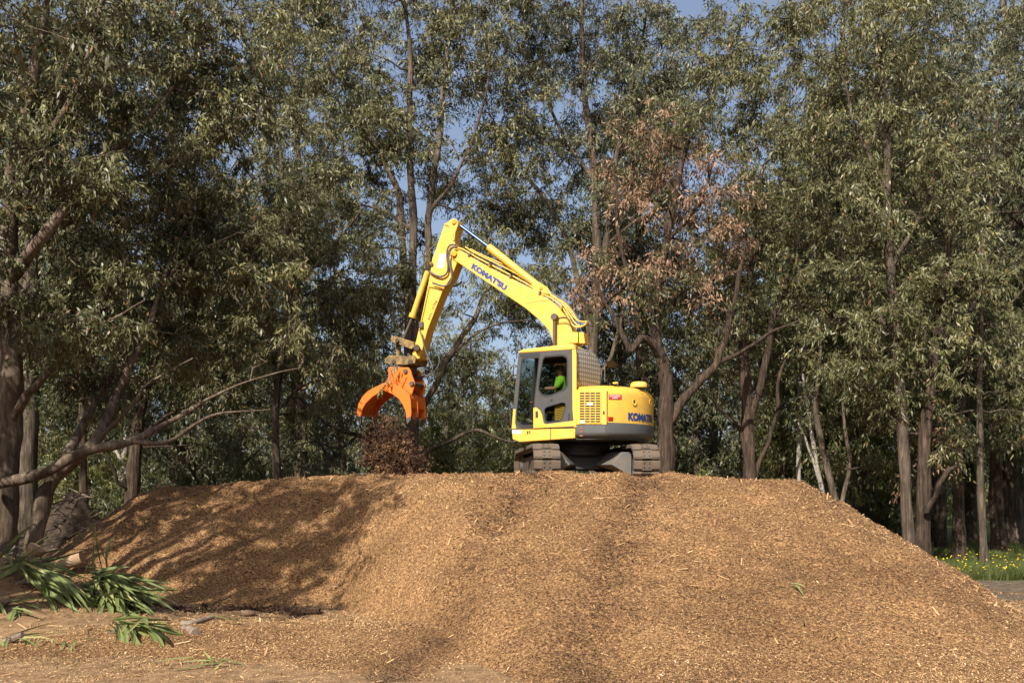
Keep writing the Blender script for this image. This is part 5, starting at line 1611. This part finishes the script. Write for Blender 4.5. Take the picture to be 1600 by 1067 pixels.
rm = bpy.data.meshes.new('clod'); bm2.to_mesh(rm); bm2.free(); rm.materials.append(speckle('clod_soil', [(.3, (.10, .065, .04)), (.7, (.30, .20, .125))], 18, .8, .02)); rm.shade_smooth()
rb_ = gxy(386, 962); ro = link('soil_clod', rm, None, rb_ + Vector((0, 0, .04))); tag(ro, 'rounded brown clod in the hollow before the mulch pile', 'clod')

# heap of brush behind the left end of the pile
hb_ = empty('brush_heap', (-9.7, 21.6, 0)); tag(hb_, 'dark heap of tangled brush and roots behind the left end of the pile', 'brush heap')
def heap_h(x, y): return 1.75 * np.exp(-(x / 1.15) ** 2 - (y / 1.1) ** 2) * (1 + .9 * vnoise(x * 2.2, y * 2.2, 21)) + .35 * vnoise(x * 5, y * 5, 22) * np.exp(-(x / 1.3) ** 2 - (y / 1.3) ** 2) - .12
link('soil_core', grid_mesh('soil_core', np.arange(-2.4, 2.41, .12), np.arange(-2.4, 2.41, .12), heap_h, speckle('brush_soil', [(.3, (.022, .016, .011)), (.55, (.075, .052, .036)), (.75, (.17, .12, .08))], 11, 1, .06)), hb_)
rq = random.Random(9)
for k in range(150):
    x, y = rq.gauss(0, .85), rq.gauss(-.4, .7)
    a = rq.uniform(0, math.pi); L = rq.uniform(.25, .9); z = float(heap_h(np.array(x), np.array(y))) + rq.uniform(.0, .15)
    d = Vector((math.cos(a), math.sin(a) * .6, rq.uniform(-.45, .45)))
    s_ = MB(); m0 = Vector((x, y, z)); s_.tube([m0 - d * L / 2, m0 + Vector((rq.uniform(-.05, .05), 0, rq.uniform(-.05, .08))), m0 + d * L / 2], [rq.uniform(.008, .022), .013, .005], 5)
    s_.build('stick', BARK_R if k % 3 else STICK, hb_, 0, 60)

# fine litter: straw and twigs on the bank behind the logs
rg = np.random.RandomState(8)
n = 1800
x = rg.normal(-7.3, .55, n); y = rg.normal(15.0, .35, n); z = surf_h(x, y) + rg.uniform(0, .1, n)
v, f = chips(rg, np.stack([x, y, z], 1), .7, .1, .4, .035)
lt = link('twig_litter', np_mesh('twig_litter', v, f, leaf_mat('dry_twig', [(0, (.05, .035, .025)), (.6, (.20, .155, .115)), (1, (.36, .30, .23))], 0, .85, .2), rg.beta(2, 2, n)))
tag(lt, 'tangle of fine dry twigs on the bank behind the logs', 'twigs', kind='stuff')

# ------------------------------------------------------------------ grass and flowers at the right
rg = np.random.RandomState(55)
n = 60000
y = 20.6 + 15 * rg.rand(n) ** 1.3; x = y * rg.uniform(.40, .62, n)
ok = (vnoise(x * .5, y * .5, 41) + (y - 21.5) * .25 > -.1)
x, y = x[ok], y[ok]; n = len(x); z = ground_h(x, y)
h = rg.uniform(.05, .19, n) * (1 + 1.0 * vnoise(x * .8, y * .8, 42)); a = rg.uniform(0, 6.28, n); w = rg.uniform(.006, .013, n)
lean = rg.normal(0, .35, (n, 2)) * h[:, None]
p0 = np.stack([x - np.cos(a) * w, y - np.sin(a) * w, z - .01], 1); p1 = np.stack([x + np.cos(a) * w, y + np.sin(a) * w, z - .01], 1); p2 = np.stack([x + lean[:, 0], y + lean[:, 1], z + h], 1)
gm = link('grass', np_mesh('grass', np.stack([p0, p1, p2], 1).reshape(-1, 3), np.arange(n * 3).reshape(n, 3), GRASS, np.clip(rg.beta(2, 2.5, n) + .5 * vnoise(x * .6, y * .6, 43), 0, 1)))
tag(gm, 'green grass under the trees at the right of the mound', 'grass', kind='stuff')
n = 190
y = np.concatenate([rg.normal(22.6, .9, n // 2), rg.uniform(21, 30, n - n // 2)]); x = y * rg.uniform(.42, .60, n)
ok = (y > 20.8); x, y = x[ok], y[ok]; n = len(x); z = ground_h(x, y) + rg.uniform(.10, .24, n)
V, Fc = [], []
for q in range(n):
    r_ = rg.uniform(.018, .038); b = 6 * q
    V += [(x[q] + r_ * math.cos(k * 1.2566), y[q] + r_ * math.sin(k * 1.2566) * .8, z[q] + rg.uniform(-.008, .008)) for k in range(5)] + [(x[q], y[q] - .004, z[q] + .02)]
    Fc += [(b + k, b + (k + 1) % 5, b + 5) for k in range(5)]
fw_ = link('wildflowers', np_mesh('wildflowers', V, Fc, PETAL))
tag(fw_, 'small yellow wildflowers dotted through the grass at the right', 'flowers', kind='stuff')

# ------------------------------------------------------------------ trees beside the camera on the left: their shade falls on the left face of the pile
def shade_tree(label, base, tips, blobs, seed, n_leaf=170):
    st_ = []
    for k, (dx, dy, h) in enumerate(tips):
        st_.append([(0.12 * math.cos(k * 1.4), .12 * math.sin(k * 1.4), 0, .19), (dx * .22, dy * .22, h * .3, .16), (dx * .55, dy * .55, h * .62, .12), (dx, dy, h, .05)])
    put_tree('eucalyptus_tree', label, tree_meshes('shade', seed, st_, blobs, BARK_L, LEAF_A, per=n_leaf, L=.16, Wd=.038, crad=.6, sep=.5, twigs=8, wiggle=.08), base, cat='tree', group=G_)


shade_tree('many-stemmed eucalypt just outside the left edge of the view', (-10.9, 10.4, -.05),
           [(3.6, -.3, 8.6), (2.7, .3, 7.4), (1.9, -.5, 8.8), (1.1, .6, 8.0), (4.0, .5, 6.2), (.3, 0, 8.8), (3.0, -.9, 5.6), (3.4, -1.4, 7.0), (2.2, .9, 7.8), (4.2, -.6, 7.6)],
           [(3.7, -.3, 8.4, 1.2, 1.0, 1.0, 20), (2.2, -.2, 8.7, 1.3, 1.1, 1.0, 20), (4.4, .2, 6.8, .7, .8, .7, 10), (.6, .2, 8.7, 1.2, 1.2, 1.0, 16), (3.9, -.4, 6.0, .9, .9, .7, 8), (3.3, -1.2, 7.0, 1.0, .9, .8, 12)], 61)
shade_tree('third eucalypt outside the left edge, nearest to the camera', (-11.5, 8.4, -.05),
           [(4.3, .4, 8.6), (3.5, -.2, 7.2), (4.7, 0, 7.4), (2.3, .2, 8.4)],
           [(4.5, .5, 8.5, 1.0, 1.0, .9, 16), (3.3, 0, 7.6, 1.1, 1.0, .9, 12), (4.5, 0, 6.8, .8, .8, .7, 10)], 63)
shade_tree('second eucalypt outside the left edge, behind the many-stemmed one', (-11.6, 13.2, -.05),
           [(1.4, 0, 7.2), (.3, -.3, 7.8), (2.2, .3, 5.6), (-.6, .2, 7.4)],
           [(1.6, 0, 7.0, 1.3, 1.1, 1.0, 22), (.2, 0, 7.6, 1.3, 1.2, 1.0, 22), (2.6, .2, 5.6, .8, .8, .8, 10)], 62)

# added leaf belt out of view, shaped to cut sky fill, lower towards the sun
rg = np.random.RandomState(91)
n = 45000
ang = rg.uniform(R(150), R(390), n)
rad = rg.uniform(20, 34, n) + 3 * np.sin(ang * 9)
sun_a = math.atan2(SUN_H.y, SUN_H.x) % (2 * math.pi)
away = np.clip(np.abs((ang - sun_a + math.pi) % (2 * math.pi) - math.pi) / R(55), 0, 1)
top = 8.0 + 8.0 * away + 2.5 * np.sin(ang * 13) + 1.5 * np.sin(ang * 29 + 1)
zz = top * rg.rand(n) ** .8
px_ = np.stack([rad * np.cos(ang), rad * np.sin(ang), zz], 1)
ok = np.abs(px_[:, 0]) > .75 * px_[:, 1]
px_ = px_[ok]; n = len(px_)
v, f = chips(rg, px_, 2.5, .8, 1.4, .5)
wd = link('unseen_sky_screen', np_mesh('unseen_sky_screen', v, f, LEAF_C, rg.beta(2, 2, n)))
tag(wd, 'added belt of dark leaves behind the viewpoint that blocks sky light', 'unseen_sky_screen', kind='stuff')

# dark, damp litter along the foot of the shaded face
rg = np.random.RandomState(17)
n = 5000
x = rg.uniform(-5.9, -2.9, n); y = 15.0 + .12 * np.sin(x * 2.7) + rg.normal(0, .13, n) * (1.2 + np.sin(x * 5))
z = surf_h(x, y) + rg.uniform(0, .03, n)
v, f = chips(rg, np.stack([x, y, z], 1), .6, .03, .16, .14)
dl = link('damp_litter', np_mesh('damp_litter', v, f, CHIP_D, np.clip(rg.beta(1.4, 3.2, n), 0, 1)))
tag(dl, 'dark damp litter in the hollow along the foot of the shaded face', 'litter', kind='stuff')
